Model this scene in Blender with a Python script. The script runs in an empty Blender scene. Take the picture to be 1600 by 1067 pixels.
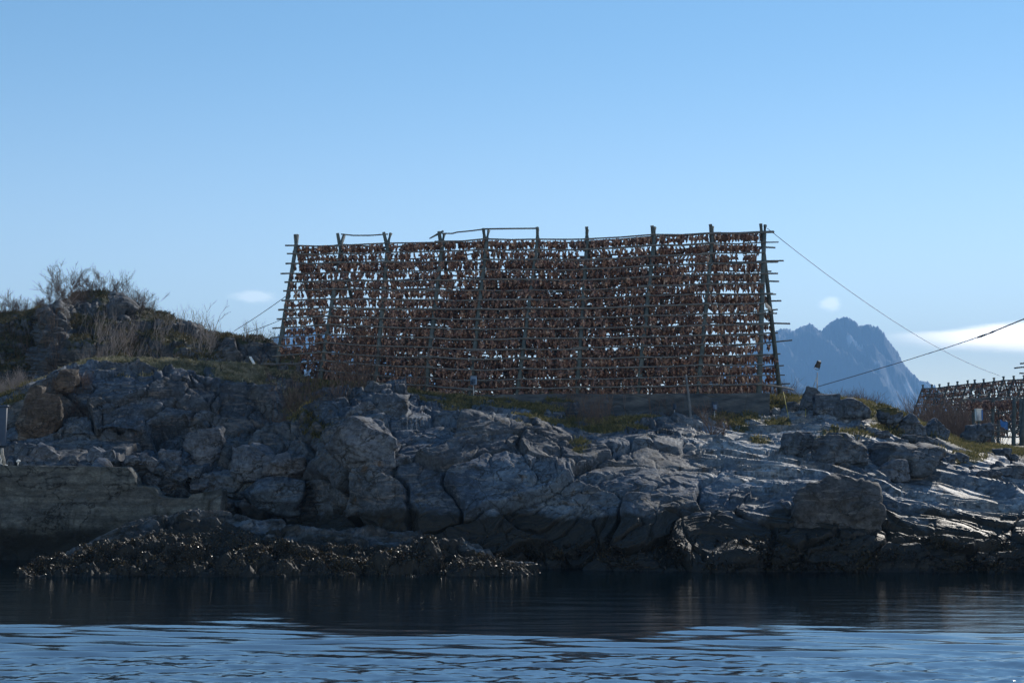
import bpy, math, random
import numpy as np
from mathutils import Vector, Matrix, Euler

rng = np.random.default_rng(7)
random.seed(7)
SC = bpy.context.scene
COL = SC.collection

# ---------------------------------------------------------------- camera
F = 2200.0
HY = 735.0
CAMZ = 3.0
TH = math.atan((HY - 533.5) / F)
cam_d = bpy.data.cameras.new("camera")
cam = bpy.data.objects.new("camera", cam_d)
COL.objects.link(cam)
cam.location = (0, 0, CAMZ)
cam.rotation_euler = (math.pi / 2 + TH, 0, 0)
cam_d.lens = 36.0 * F / 1600.0
cam_d.sensor_width = 36.0
cam_d.clip_start = 0.5
cam_d.clip_end = 60000
SC.camera = cam

def W(px, py, Y):
    """world point at depth Y that the photograph shows at (px, py)"""
    px = np.asarray(px, float); py = np.asarray(py, float); Y = np.asarray(Y, float)
    cx = (px - 800.0) / F
    cy = (533.5 - py) / F
    dy = math.cos(TH) - math.sin(TH) * cy
    dz = math.sin(TH) + math.cos(TH) * cy
    t = Y / dy
    return np.stack(np.broadcast_arrays(cx * t, Y, CAMZ + dz * t), -1)

def Wz(px, z, Y):
    px = np.asarray(px, float); Y = np.asarray(Y, float); z = np.asarray(z, float)
    q = (z - CAMZ) / Y
    # invert dz/dy = q
    cy = (q * math.cos(TH) - math.sin(TH)) / (math.cos(TH) + q * math.sin(TH))
    dy = math.cos(TH) - math.sin(TH) * cy
    t = Y / dy
    return np.stack(np.broadcast_arrays((px - 800.0) / F * t, Y, z), -1)

def PX(p):
    p = np.asarray(p, float)
    d = p - np.array([0, 0, CAMZ])
    f = d[..., 1] * math.cos(TH) + d[..., 2] * math.sin(TH)
    u = -d[..., 1] * math.sin(TH) + d[..., 2] * math.cos(TH)
    return 800 + F * d[..., 0] / f, 533.5 - F * u / f

# ---------------------------------------------------------------- noise
def h32(x, y, z, s):
    with np.errstate(over='ignore'):
        h = (x.astype(np.int64) * 374761393 + y.astype(np.int64) * 668265263 + z.astype(np.int64) * 2147483647 + s * 974634777).astype(np.uint32)
        h ^= h >> np.uint32(15); h *= np.uint32(2246822519)
        h ^= h >> np.uint32(13); h *= np.uint32(3266489917)
        h ^= h >> np.uint32(16)
    return h

def noise(P, seed=0):
    P = np.asarray(P, np.float64)
    I = np.floor(P).astype(np.int64); f = P - I
    u = f * f * f * (f * (f * 6 - 15) + 10)
    out = np.zeros(len(P))
    for dx in (0, 1):
        wx = u[:, 0] if dx else 1 - u[:, 0]
        for dy in (0, 1):
            wy = u[:, 1] if dy else 1 - u[:, 1]
            for dz in (0, 1):
                wz = u[:, 2] if dz else 1 - u[:, 2]
                h = h32(I[:, 0] + dx, I[:, 1] + dy, I[:, 2] + dz, seed)
                gx = (h & np.uint32(1023)).astype(float) / 511.5 - 1
                gy = ((h >> np.uint32(10)) & np.uint32(1023)).astype(float) / 511.5 - 1
                gz = ((h >> np.uint32(20)) & np.uint32(1023)).astype(float) / 511.5 - 1
                out += wx * wy * wz * (gx * (f[:, 0] - dx) + gy * (f[:, 1] - dy) + gz * (f[:, 2] - dz))
    return out

def fbm(P, o=4, seed=0, gain=0.5):
    a = 1.0; s = np.zeros(len(P)); P = np.asarray(P, float)
    for k in range(o):
        s += a * noise(P * 2.03 ** k + 17.3 * k, seed + k)
        a *= gain
    return s

def ridged(P, o=4, seed=0, gain=0.55):
    a = 1.0; s = np.zeros(len(P)); t = 0
    for k in range(o):
        s += a * (1 - np.abs(noise(P * 2.05 ** k + 9.1 * k, seed + k)) * 2)
        t += a; a *= gain
    return s / t

def worley(P, seed=0):
    I = np.floor(P).astype(np.int64)
    n = len(P)
    d1 = np.full(n, 9.0); d2 = np.full(n, 9.0)
    vec = np.zeros((n, 3)); hid = np.zeros(n, np.uint32)
    for dx in (-1, 0, 1):
        for dy in (-1, 0, 1):
            for dz in (-1, 0, 1):
                c0 = I[:, 0] + dx; c1 = I[:, 1] + dy; c2 = I[:, 2] + dz
                h = h32(c0, c1, c2, seed)
                q = np.stack([c0 + (h & np.uint32(1023)) / 1024.0, c1 + ((h >> np.uint32(10)) & np.uint32(1023)) / 1024.0,
                              c2 + ((h >> np.uint32(20)) & np.uint32(1023)) / 1024.0], -1)
                v = P - q
                d = np.sqrt((v * v).sum(1))
                m = d < d1
                d2 = np.where(m, d1, np.minimum(d2, d))
                d1 = np.where(m, d, d1)
                vec[m] = v[m]; hid[m] = h[m]
    h2 = h32(hid, hid >> np.uint32(7), hid >> np.uint32(3), seed + 5)
    r = np.stack([(h2 & np.uint32(1023)) / 1023.0, ((h2 >> np.uint32(10)) & np.uint32(1023)) / 1023.0,
                  ((h2 >> np.uint32(20)) & np.uint32(1023)) / 1023.0, ((hid >> np.uint32(5)) & np.uint32(1023)) / 1023.0], -1)
    return d1, d2, r, vec

def sstep(a, b, x):
    t = np.clip((x - a) / (b - a), 0, 1)
    return t * t * (3 - 2 * t)

def blocks(P, scale, seed, A, T, C, cw=0.10):
    d1, d2, r, v = worley(P * np.asarray(scale), seed)
    return (r[:, 0] - .5) * 2 * A + (v * (r[:, 1:4] - .5) * 2).sum(1) * T - C * (1 - sstep(0, cw, d2 - d1)), r[:, 3]

# ---------------------------------------------------------------- mesh helpers
def link(o, parent=None):
    COL.objects.link(o)
    if parent is not None: o.parent = parent
    return o

def tag(o, label=None, cat=None, group=None, kind=None):
    if label: o['label'] = label
    if cat: o['category'] = cat
    if group: o['group'] = group
    if kind: o['kind'] = kind
    return o

def empty(name, loc=(0, 0, 0), rz=0):
    o = bpy.data.objects.new(name, None)
    o.location = loc; o.rotation_euler = (0, 0, rz); o.empty_display_size = .1
    return link(o)

def make_mesh(name, V, Q=None, T=None, mat=None, smooth=True, mask=None):
    me = bpy.data.meshes.new(name)
    V = np.asarray(V, np.float32)
    parts = []; nq = nt = 0
    if Q is not None and len(Q): Q = np.asarray(Q, np.int32); nq = len(Q); parts.append(Q.ravel())
    if T is not None and len(T): T = np.asarray(T, np.int32); nt = len(T); parts.append(T.ravel())
    L = np.concatenate(parts)
    me.vertices.add(len(V)); me.vertices.foreach_set('co', V.ravel())
    me.loops.add(len(L)); me.loops.foreach_set('vertex_index', L)
    me.polygons.add(nq + nt)
    st = np.concatenate([np.arange(nq) * 4, nq * 4 + np.arange(nt) * 3]).astype(np.int32)
    me.polygons.foreach_set('loop_start', st)
    if mask is not None:
        a = me.color_attributes.new('mask', 'FLOAT_COLOR', 'POINT')
        M = np.ones((len(V), 4), np.float32); M[:, :mask.shape[1]] = mask
        a.data.foreach_set('color', M.ravel())
    if mat: me.materials.append(mat)
    me.update(calc_edges=True)
    me.validate()
    me.polygons.foreach_set('use_smooth', np.full(nq + nt, smooth))
    return me

def mobj(name, V, Q=None, T=None, mat=None, parent=None, smooth=True, mask=None):
    return link(bpy.data.objects.new(name, make_mesh(name, V, Q, T, mat, smooth, mask)), parent)

def gridq(nr, nc):
    i = np.arange(nr - 1)[:, None] * nc + np.arange(nc - 1)[None]
    return np.stack([i, i + 1, i + nc + 1, i + nc], -1).reshape(-1, 4)

def segmesh(P0, P1, R0, R1, n=4, caps=False):
    P0 = np.asarray(P0, float); P1 = np.asarray(P1, float)
    R0 = np.broadcast_to(np.asarray(R0, float), len(P0)); R1 = np.broadcast_to(np.asarray(R1, float), len(P0))
    d = P1 - P0; d /= np.linalg.norm(d, axis=1)[:, None] + 1e-9
    up = np.where(np.abs(d[:, 2:3]) > .9, np.array([[1., 0, 0]]), np.array([[0, 0, 1.]]))
    a = np.cross(d, up); a /= np.linalg.norm(a, axis=1)[:, None] + 1e-9
    b = np.cross(d, a)
    V = []
    for R, P in ((R0, P0), (R1, P1)):
        for k in range(n):
            t = 2 * math.pi * k / n
            V.append(P + (a * math.cos(t) + b * math.sin(t)) * R[:, None])
    V = np.stack(V, 1).reshape(-1, 3)
    base = np.arange(len(P0))[:, None] * 2 * n
    Q = []
    for k in range(n):
        k2 = (k + 1) % n
        Q.append(base + np.array([[k, k2, n + k2, n + k]]))
    Q = np.concatenate(Q)
    Tt = []
    if caps:
        for k in range(1, n - 1):
            Tt.append(base + np.array([[0, k + 1, k]])); Tt.append(base + np.array([[n, n + k, n + k + 1]]))
        Tt = np.concatenate(Tt)
    return V, Q, Tt

class MB:
    """collects pieces that become one mesh"""
    def __init__(s): s.V = []; s.Q = []; s.T = []; s.n = 0
    def add(s, V, Q=None, T=None):
        if Q is not None and len(Q): s.Q.append(np.asarray(Q) + s.n)
        if T is not None and len(T): s.T.append(np.asarray(T) + s.n)
        s.V.append(np.asarray(V, float)); s.n += len(V)
        return s
    def tube(s, pts, r, n=7):
        pts = np.asarray(pts, float); m = len(pts)
        r = np.broadcast_to(np.asarray(r, float), m)
        V = []
        prev = None
        for i in range(m):
            d = pts[min(i + 1, m - 1)] - pts[max(i - 1, 0)]; d = d / (np.linalg.norm(d) + 1e-9)
            up = np.array([0, 0, 1.]) if abs(d[2]) < .9 else np.array([1., 0, 0])
            a = np.cross(d, up); a /= np.linalg.norm(a); b = np.cross(d, a)
            for k in range(n):
                t = 2 * math.pi * k / n
                V.append(pts[i] + (a * math.cos(t) + b * math.sin(t)) * r[i])
        Q = [[i * n + k, i * n + (k + 1) % n, (i + 1) * n + (k + 1) % n, (i + 1) * n + k] for i in range(m - 1) for k in range(n)]
        T = []
        for k in range(1, n - 1):
            T.append([0, k + 1, k]); e = (m - 1) * n; T.append([e, e + k, e + k + 1])
        return s.add(np.array(V), Q, T)
    def box(s, c, size, M=None, bev=0.08):
        hx, hy, hz = [x / 2 for x in size]
        b = min(size) * bev
        # chamfered box: 24 verts
        V = []
        for sx in (-1, 1):
            for sy in (-1, 1):
                for sz in (-1, 1):
                    V += [(sx * hx, sy * (hy - b), sz * (hz - b)), (sx * (hx - b), sy * hy, sz * (hz - b)), (sx * (hx - b), sy * (hy - b), sz * hz)]
        V = np.array(V)
        idx = lambda sx, sy, sz, k: ((sx > 0) * 4 + (sy > 0) * 2 + (sz > 0)) * 3 + k
        Q = []; T = []
        for sg in (-1, 1):
            Q.append([idx(sg, -1, -1, 0), idx(sg, 1, -1, 0), idx(sg, 1, 1, 0), idx(sg, -1, 1, 0)])
            Q.append([idx(-1, sg, -1, 1), idx(1, sg, -1, 1), idx(1, sg, 1, 1), idx(-1, sg, 1, 1)])
            Q.append([idx(-1, -1, sg, 2), idx(1, -1, sg, 2), idx(1, 1, sg, 2), idx(-1, 1, sg, 2)])
            for s2 in (-1, 1):
                Q.append([idx(sg, s2, -1, 0), idx(sg, s2, 1, 0), idx(sg, s2, 1, 1), idx(sg, s2, -1, 1)])
                Q.append([idx(sg, -1, s2, 0), idx(sg, 1, s2, 0), idx(sg, 1, s2, 2), idx(sg, -1, s2, 2)])
                Q.append([idx(-1, sg, s2, 1), idx(1, sg, s2, 1), idx(1, sg, s2, 2), idx(-1, sg, s2, 2)])
                for s3 in (-1, 1):
                    T.append([idx(sg, s2, s3, 0), idx(sg, s2, s3, 1), idx(sg, s2, s3, 2)])
        if M is not None: V = V @ np.array(M.to_3x3()).T
        return s.add(V + np.array(c), Q, T)
    def obj(s, name, mat, parent=None, smooth=False, fix=True):
        V = np.concatenate(s.V); Q = np.concatenate(s.Q) if s.Q else None; T = np.concatenate(s.T) if s.T else None
        o = mobj(name, V, Q, T, mat, parent, smooth)
        return o

# ---------------------------------------------------------------- materials
class NT:
    def __init__(s, name):
        s.m = bpy.data.materials.new(name); s.m.use_nodes = True
        s.t = s.m.node_tree; s.t.nodes.clear()
        s.out = s.n('ShaderNodeOutputMaterial')
    def n(s, ty, **kw):
        x = s.t.nodes.new(ty)
        for k, v in kw.items():
            if k.startswith('i_'): x.inputs[k[2:].replace('_', ' ')].default_value = v
            else: setattr(x, k, v)
        return x
    def l(s, a, b): s.t.links.new(a, b)
    def coord(s, scale=(1, 1, 1), which='Object'):
        tc = s.n('ShaderNodeTexCoord'); mp = s.n('ShaderNodeMapping')
        mp.inputs['Scale'].default_value = scale
        s.l(tc.outputs[which], mp.inputs['Vector'])
        return mp.outputs['Vector']
    def noise(s, vec, scale, detail=6, rough=.6, dist=0):
        x = s.n('ShaderNodeTexNoise'); x.inputs['Scale'].default_value = scale; x.inputs['Detail'].default_value = detail
        x.inputs['Roughness'].default_value = rough; x.inputs['Distortion'].default_value = dist
        s.l(vec, x.inputs['Vector']); return x.outputs['Fac']
    def ramp(s, fac, stops):
        r = s.n('ShaderNodeValToRGB'); e = r.color_ramp.elements
        while len(e) < len(stops): e.new(.5)
        for k, (p, c) in enumerate(stops):
            e[k].position = p; e[k].color = (*c, 1) if len(c) == 3 else c
        s.l(fac, r.inputs['Fac']); return r.outputs['Color']
    def mix(s, fac, a, b, mode='MIX'):
        x = s.n('ShaderNodeMix', data_type='RGBA', blend_type=mode)
        for v, i in ((fac, 0), (a, 6), (b, 7)):
            if isinstance(v, (int, float)): x.inputs[i].default_value = v
            elif isinstance(v, tuple): x.inputs[i].default_value = (*v, 1)
            else: s.l(v, x.inputs[i])
        return x.outputs[2]
    def math(s, op, a, b=0.0, clamp=False):
        x = s.n('ShaderNodeMath', operation=op, use_clamp=clamp)
        for v, i in ((a, 0), (b, 1)):
            if isinstance(v, (int, float)): x.inputs[i].default_value = v
            else: s.l(v, x.inputs[i])
        return x.outputs[0]
    def bsdf(s, col, rough=.8, bump=None, bstr=.5, bdist=.02, spec=.5, **kw):
        b = s.n('ShaderNodeBsdfPrincipled')
        if isinstance(col, tuple): b.inputs['Base Color'].default_value = (*col, 1)
        else: s.l(col, b.inputs['Base Color'])
        if isinstance(rough, (int, float)): b.inputs['Roughness'].default_value = rough
        else: s.l(rough, b.inputs['Roughness'])
        b.inputs['Specular IOR Level'].default_value = spec
        for k, v in kw.items(): b.inputs[k.replace('_', ' ')].default_value = v
        if bump is not None:
            bp = s.n('ShaderNodeBump'); bp.inputs['Strength'].default_value = bstr; bp.inputs['Distance'].default_value = bdist
            s.l(bump, bp.inputs['Height']); s.l(bp.outputs['Normal'], b.inputs['Normal'])
        return b
    def done(s, b):
        s.l(b.outputs[0], s.out.inputs['Surface']); return s.m

def attr(t):
    a = t.n('ShaderNodeAttribute', attribute_name='mask')
    sp = t.n('ShaderNodeSeparateColor'); t.l(a.outputs['Color'], sp.inputs[0])
    return list(sp.outputs) + [t.math('SUBTRACT', 1.0, a.outputs['Alpha'])]

def rock_mat(name, ca, cb, lichen=.5):
    t = NT(name); v = t.coord()
    m = attr(t)
    big = t.noise(v, .8, 8, .68, .5)
    col = t.ramp(big, [(.32, ca), (.68, cb)])
    vb = t.noise(v, .17, 4, .6, .6)
    col = t.mix(1.0, col, t.ramp(vb, [(.34, (.50, .53, .58)), (.5, (.95, .95, .95)), (.66, (1.45, 1.38, 1.28))]), 'MULTIPLY')
    fine = t.noise(v, 7, 9, .72)
    col = t.mix(.75, col, t.ramp(fine, [(.30, (.12, .12, .14)), (.47, (.75, .75, .75)), (.68, (1.7, 1.68, 1.62))]), 'MULTIPLY')
    # mineral streaks running with the rock's layers
    vs = t.coord((.5, .5, 3.2))
    st = t.noise(vs, 1.6, 6, .65, .8)
    col = t.mix(t.math('MULTIPLY', t.math('GREATER_THAN', st, .58), .35), col, (.19, .20, .21))
    # pale lichen and dark lichen specks
    li = t.noise(v, 3.1, 8, .75)
    col = t.mix(t.ramp(li, [(.56, (0, 0, 0)), (.66, (lichen,) * 3)]), col, (.20, .23, .27))
    dk = t.noise(v, 2.2, 9, .78, .5)
    col = t.mix(t.ramp(dk, [(.53, (0, 0, 0)), (.61, (.85,) * 3)]), col, (.016, .018, .018))
    oc = t.noise(v, 1.1, 7, .7)
    col = t.mix(t.ramp(oc, [(.62, (0, 0, 0)), (.72, (.55,) * 3)]), col, (.12, .075, .028))
    col = t.mix(t.math('MULTIPLY', m[3], .5), col, t.mix(1.0, col, (2.9, 2.7, 2.45), 'MULTIPLY'))  # sunlit brightness painted in: mask alpha lightens the rock colour
    wv = t.n('ShaderNodeTexNoise'); wv.inputs['Scale'].default_value = .9; wv.inputs['Detail'].default_value = 5; t.l(v, wv.inputs['Vector'])
    vm = t.n('ShaderNodeVectorMath', operation='MULTIPLY_ADD'); t.l(wv.outputs['Color'], vm.inputs[0]); vm.inputs[1].default_value = (1.5, 1.5, 1.5); t.l(t.coord((.75, .75, 1.25)), vm.inputs[2])
    cr = None
    for sc, wd in ((.62, .020), (1.7, .030)):
        vo = t.n('ShaderNodeTexVoronoi', feature='DISTANCE_TO_EDGE'); vo.inputs['Scale'].default_value = sc; t.l(vm.outputs[0], vo.inputs['Vector'])
        mr = t.n('ShaderNodeMapRange', interpolation_type='SMOOTHSTEP'); t.l(vo.outputs['Distance'], mr.inputs[0]); mr.inputs[1].default_value = 0; mr.inputs[2].default_value = wd
        cr = mr.outputs[0] if cr is None else t.math('MULTIPLY', cr, mr.outputs[0])
    brk = t.ramp(t.noise(v, .8, 4, .6), [(.42, (0, 0, 0)), (.58, (1, 1, 1))])
    crf = t.math('MULTIPLY', t.math('SUBTRACT', 1.0, cr), t.math('ADD', .06, t.math('MULTIPLY', brk, .8))); crf = t.math('MULTIPLY', crf, t.math('SUBTRACT', 1.0, t.math('MULTIPLY', m[3], .6)))
    col = t.mix(crf, col, (.008, .010, .012))
    # brown rock
    col = t.mix(m[2], col, t.mix(1.0, col, (1.05, .74, .52), 'MULTIPLY'))
    # turf and moss
    gn = t.noise(v, 1.3, 6, .7)
    gc = t.ramp(gn, [(.3, (.012, .018, .006)), (.48, (.038, .042, .014)), (.62, (.09, .075, .03)), (.75, (.13, .105, .05))])
    gc = t.mix(.6, gc, t.ramp(t.noise(v, 22, 6, .7), [(.3, (.3, .3, .3)), (.7, (1.5, 1.5, 1.5))]), 'MULTIPLY')
    gm = t.math('ADD', m[0], t.math('MULTIPLY', t.math('SUBTRACT', t.noise(v, 4, 7, .75), .5), .9))
    gm = t.ramp(gm, [(.42, (0, 0, 0)), (.56, (1, 1, 1))])
    col = t.mix(gm, col, gc)
    # tidal band
    wn = t.math('ADD', m[1], t.math('MULTIPLY', t.math('SUBTRACT', t.noise(v, 1.7, 6, .7), .5), .7))
    wm = t.ramp(wn, [(.28, (0, 0, 0)), (.52, (1, 1, 1))])
    wc = t.ramp(t.noise(v, 6, 6, .7), [(.35, (.004, .005, .006)), (.6, (.012, .012, .010)), (.8, (.032, .027, .014))])
    col = t.mix(wm, col, wc)
    bmp = t.math('ADD', t.noise(v, 9, 12, .72), t.math('MULTIPLY', t.noise(vs, 3, 9, .7), .8)); bmp = t.math('SUBTRACT', bmp, crf)
    rg = t.math('SUBTRACT', .78, t.math('MULTIPLY', m[1], .14)); rg = t.math('SUBTRACT', rg, t.math('MULTIPLY', m[3], .16))
    b = t.bsdf(col, rg, bmp, .5, .05, .35)
    return t.done(b)

def simple_mat(name, stops, scale=8, rough=.8, stretch=(1, 1, 1), bstr=.4, bdist=.01, spec=.4, detail=7, **kw):
    t = NT(name); v = t.coord(stretch)
    f = t.noise(v, scale, detail, .68)
    return t.done(t.bsdf(t.ramp(f, stops), rough, f, bstr, bdist, spec, **kw))

M = {}
M['rock'] = rock_mat('cliff rock', (.022, .038, .066), (.088, .13, .19), .6)
M['slab'] = rock_mat('pale rock', (.05, .072, .108), (.12, .152, .205), .55)
M['brownrock'] = rock_mat('brown rock', (.040, .036, .034), (.085, .078, .074), .25)
M['face'] = rock_mat('smooth brownish rock face', (.036, .042, .052), (.072, .08, .092), .2)
M['pole'] = simple_mat('weathered pole wood', [(.3, (.032, .05, .055)), (.5, (.06, .082, .09)), (.72, (.11, .135, .145))], 3.5, .85, (1, 1, 1), .5, .01)
M['rail'] = simple_mat('weathered rail wood', [(.3, (.055, .062, .068)), (.5, (.105, .11, .115)), (.72, (.18, .18, .18))], 4, .85, (1, 1, 1), .5, .01)
M['plank'] = simple_mat('pale plank', [(.3, (.22, .2, .17)), (.7, (.42, .39, .34))], 9, .8)
M['bark'] = simple_mat('grey bark', [(.3, (.09, .078, .076)), (.55, (.22, .195, .19)), (.75, (.40, .36, .35))], 5, .85)
M['twig'] = simple_mat('brown twig', [(.3, (.04, .03, .026)), (.7, (.11, .08, .068))], 5, .85)
M['redtwig'] = simple_mat('reddish twig', [(.3, (.07, .045, .035)), (.7, (.17, .115, .09))], 5, .85)
def wall_mat():
    t = NT('old sea wall concrete'); v = t.coord((.8, .8, 1.5)); v2 = t.coord((.25, .25, 5.0))
    n1 = t.noise(v, 2.2, 11, .74)
    col = t.ramp(n1, [(.30, (.034, .038, .040)), (.5, (.082, .090, .092)), (.70, (.16, .17, .168))])
    col = t.mix(.55, col, t.ramp(t.noise(v2, 1.2, 5, .6), [(.38, (.35, .36, .38)), (.6, (1.2, 1.2, 1.15))]), 'MULTIPLY')
    st = t.noise(t.coord((2.4, 2.4, .22)), 1.0, 6, .7)
    col = t.mix(t.ramp(st, [(.54, (0, 0, 0)), (.68, (.8,) * 3)]), col, (.014, .016, .014))
    sp = t.n('ShaderNodeSeparateXYZ'); t.l(t.coord(), sp.inputs[0])
    h = t.math('ADD', sp.outputs[2], t.math('MULTIPLY', t.math('SUBTRACT', t.noise(v, .9, 6, .7), .5), 2.4))
    m = t.n('ShaderNodeMapRange', interpolation_type='SMOOTHSTEP'); t.l(h, m.inputs[0]); m.inputs[1].default_value = 1.7; m.inputs[2].default_value = .5
    col = t.mix(m.outputs[0], col, (.012, .013, .012))
    ck = t.math('ABSOLUTE', t.math('SUBTRACT', t.noise(t.coord((.7, .7, 1.1)), .55, 7, .62, .4), .5))
    cm = t.ramp(ck, [(.0, (.75,) * 3), (.008, (0, 0, 0))])
    col = t.mix(cm, col, (.007, .008, .009))
    ag = t.noise(v, 14, 8, .75)
    col = t.mix(.7, col, t.ramp(ag, [(.35, (.45, .45, .45)), (.65, (1.4, 1.4, 1.4))]), 'MULTIPLY')
    return t.done(t.bsdf(col, .85, t.math('SUBTRACT', n1, cm), .9, .06, .3))
M['concrete'] = wall_mat()
M['concrete2'] = simple_mat('stained concrete', [(.28, (.014, .020, .028)), (.46, (.045, .058, .075)), (.72, (.115, .13, .145))], 2.0, .9, (.5, .5, 2.2), .8, .03, .25, 10)
M['black'] = simple_mat('black plastic', [(.3, (.012, .012, .013)), (.7, (.02, .02, .022))], 12, .5)
M['galv'] = simple_mat('galvanised steel', [(.3, (.3, .31, .32)), (.7, (.45, .46, .47))], 14, .5, Metallic=.6)
M['wire'] = simple_mat('steel wire', [(.3, (.04, .04, .045)), (.7, (.07, .07, .075))], 14, .6)
M['white'] = simple_mat('white paint', [(.3, (.62, .62, .60)), (.7, (.78, .78, .76))], 6, .6)
M['grey'] = simple_mat('grey paint', [(.3, (.022, .042, .078)), (.7, (.036, .062, .105))], 5, .6)
M['palegrey'] = simple_mat('pale grey paint', [(.3, (.10, .16, .26)), (.7, (.15, .23, .35))], 5, .6)
M['blue'] = simple_mat('blue plastic', [(.3, (.03, .12, .35)), (.7, (.06, .2, .5))], 5, .5)
M['yellowcord'] = simple_mat('yellow cord', [(.3, (.25, .22, .03)), (.7, (.35, .32, .05))], 9, .7)

def leafy(name, stops, scale, rough, trans=.3, spec=.4, **kw):
    t = NT(name); v = t.coord()
    f = t.noise(v, scale, 5, .7); c = t.ramp(f, stops)
    b = t.bsdf(c, rough, None, spec=spec, **kw)
    tr = t.n('ShaderNodeBsdfTranslucent'); t.l(c, tr.inputs['Color'])
    mx = t.n('ShaderNodeMixShader'); mx.inputs[0].default_value = trans
    t.l(b.outputs[0], mx.inputs[1]); t.l(tr.outputs[0], mx.inputs[2])
    t.l(mx.outputs[0], t.out.inputs['Surface'])
    return t.m
M['head'] = leafy('dried cod head skin', [(.32, (.040, .026, .025)), (.46, (.125, .070, .060)), (.56, (.32, .175, .125)), (.66, (.68, .56, .46))], 7.0, .42, .42, .6)  # palest stops paint flecks of sunlight into the skin colour
M['grass'] = leafy('dry and green grass', [(.3, (.045, .05, .018)), (.5, (.12, .11, .042)), (.7, (.32, .26, .13))], 1.0, .7, .4)
M['shadeweed'] = leafy('shade-darkened shore seaweed', [(.3, (.006, .005, .004)), (.5, (.016, .012, .008)), (.66, (.05, .038, .016)), (.8, (.09, .07, .025))], 1.4, .5, .1, .35)  # darker copy of the wet seaweed; shore shadow is put into the colour
M['hillgrass'] = leafy('dull hill grass', [(.3, (.018, .024, .010)), (.5, (.055, .05, .024)), (.7, (.13, .10, .055))], .9, .75, .3)
M['palegrass'] = leafy('grey green heath', [(.3, (.05, .06, .03)), (.5, (.16, .155, .10)), (.7, (.36, .33, .25))], 1.6, .75, .4)
M['weed'] = leafy('wet seaweed', [(.3, (.014, .010, .007)), (.5, (.045, .032, .018)), (.62, (.085, .062, .022)), (.75, (.16, .12, .04))], 1.4, .34, .2, .7)

# water
def water_mat():
    t = NT('sea water'); v = t.coord((1.0, 2.6, 1))
    f = t.noise(v, 5.0, 4, .55, .3)
    b = t.bsdf((.001, .005, .008), .03, f, .35, .012, .5, IOR=6.0)
    return t.done(b)
M['water'] = water_mat()

# ---------------------------------------------------------------- light
SUN_EL = math.radians(30.0)
SUN_AZ = math.radians(32.0)      # to the right of the view direction
sun_dir = Vector((math.cos(SUN_EL) * math.sin(SUN_AZ), math.cos(SUN_EL) * math.cos(SUN_AZ), math.sin(SUN_EL)))
sd = bpy.data.lights.new('sun', 'SUN'); so = bpy.data.objects.new('sun', sd); COL.objects.link(so)
sd.energy = 5.0; sd.angle = math.radians(.53); sd.color = (1.0, .93, .83)
so.rotation_euler = (-sun_dir).to_track_quat('-Z', 'Y').to_euler()
so.location = (20, 30, 40)

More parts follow.
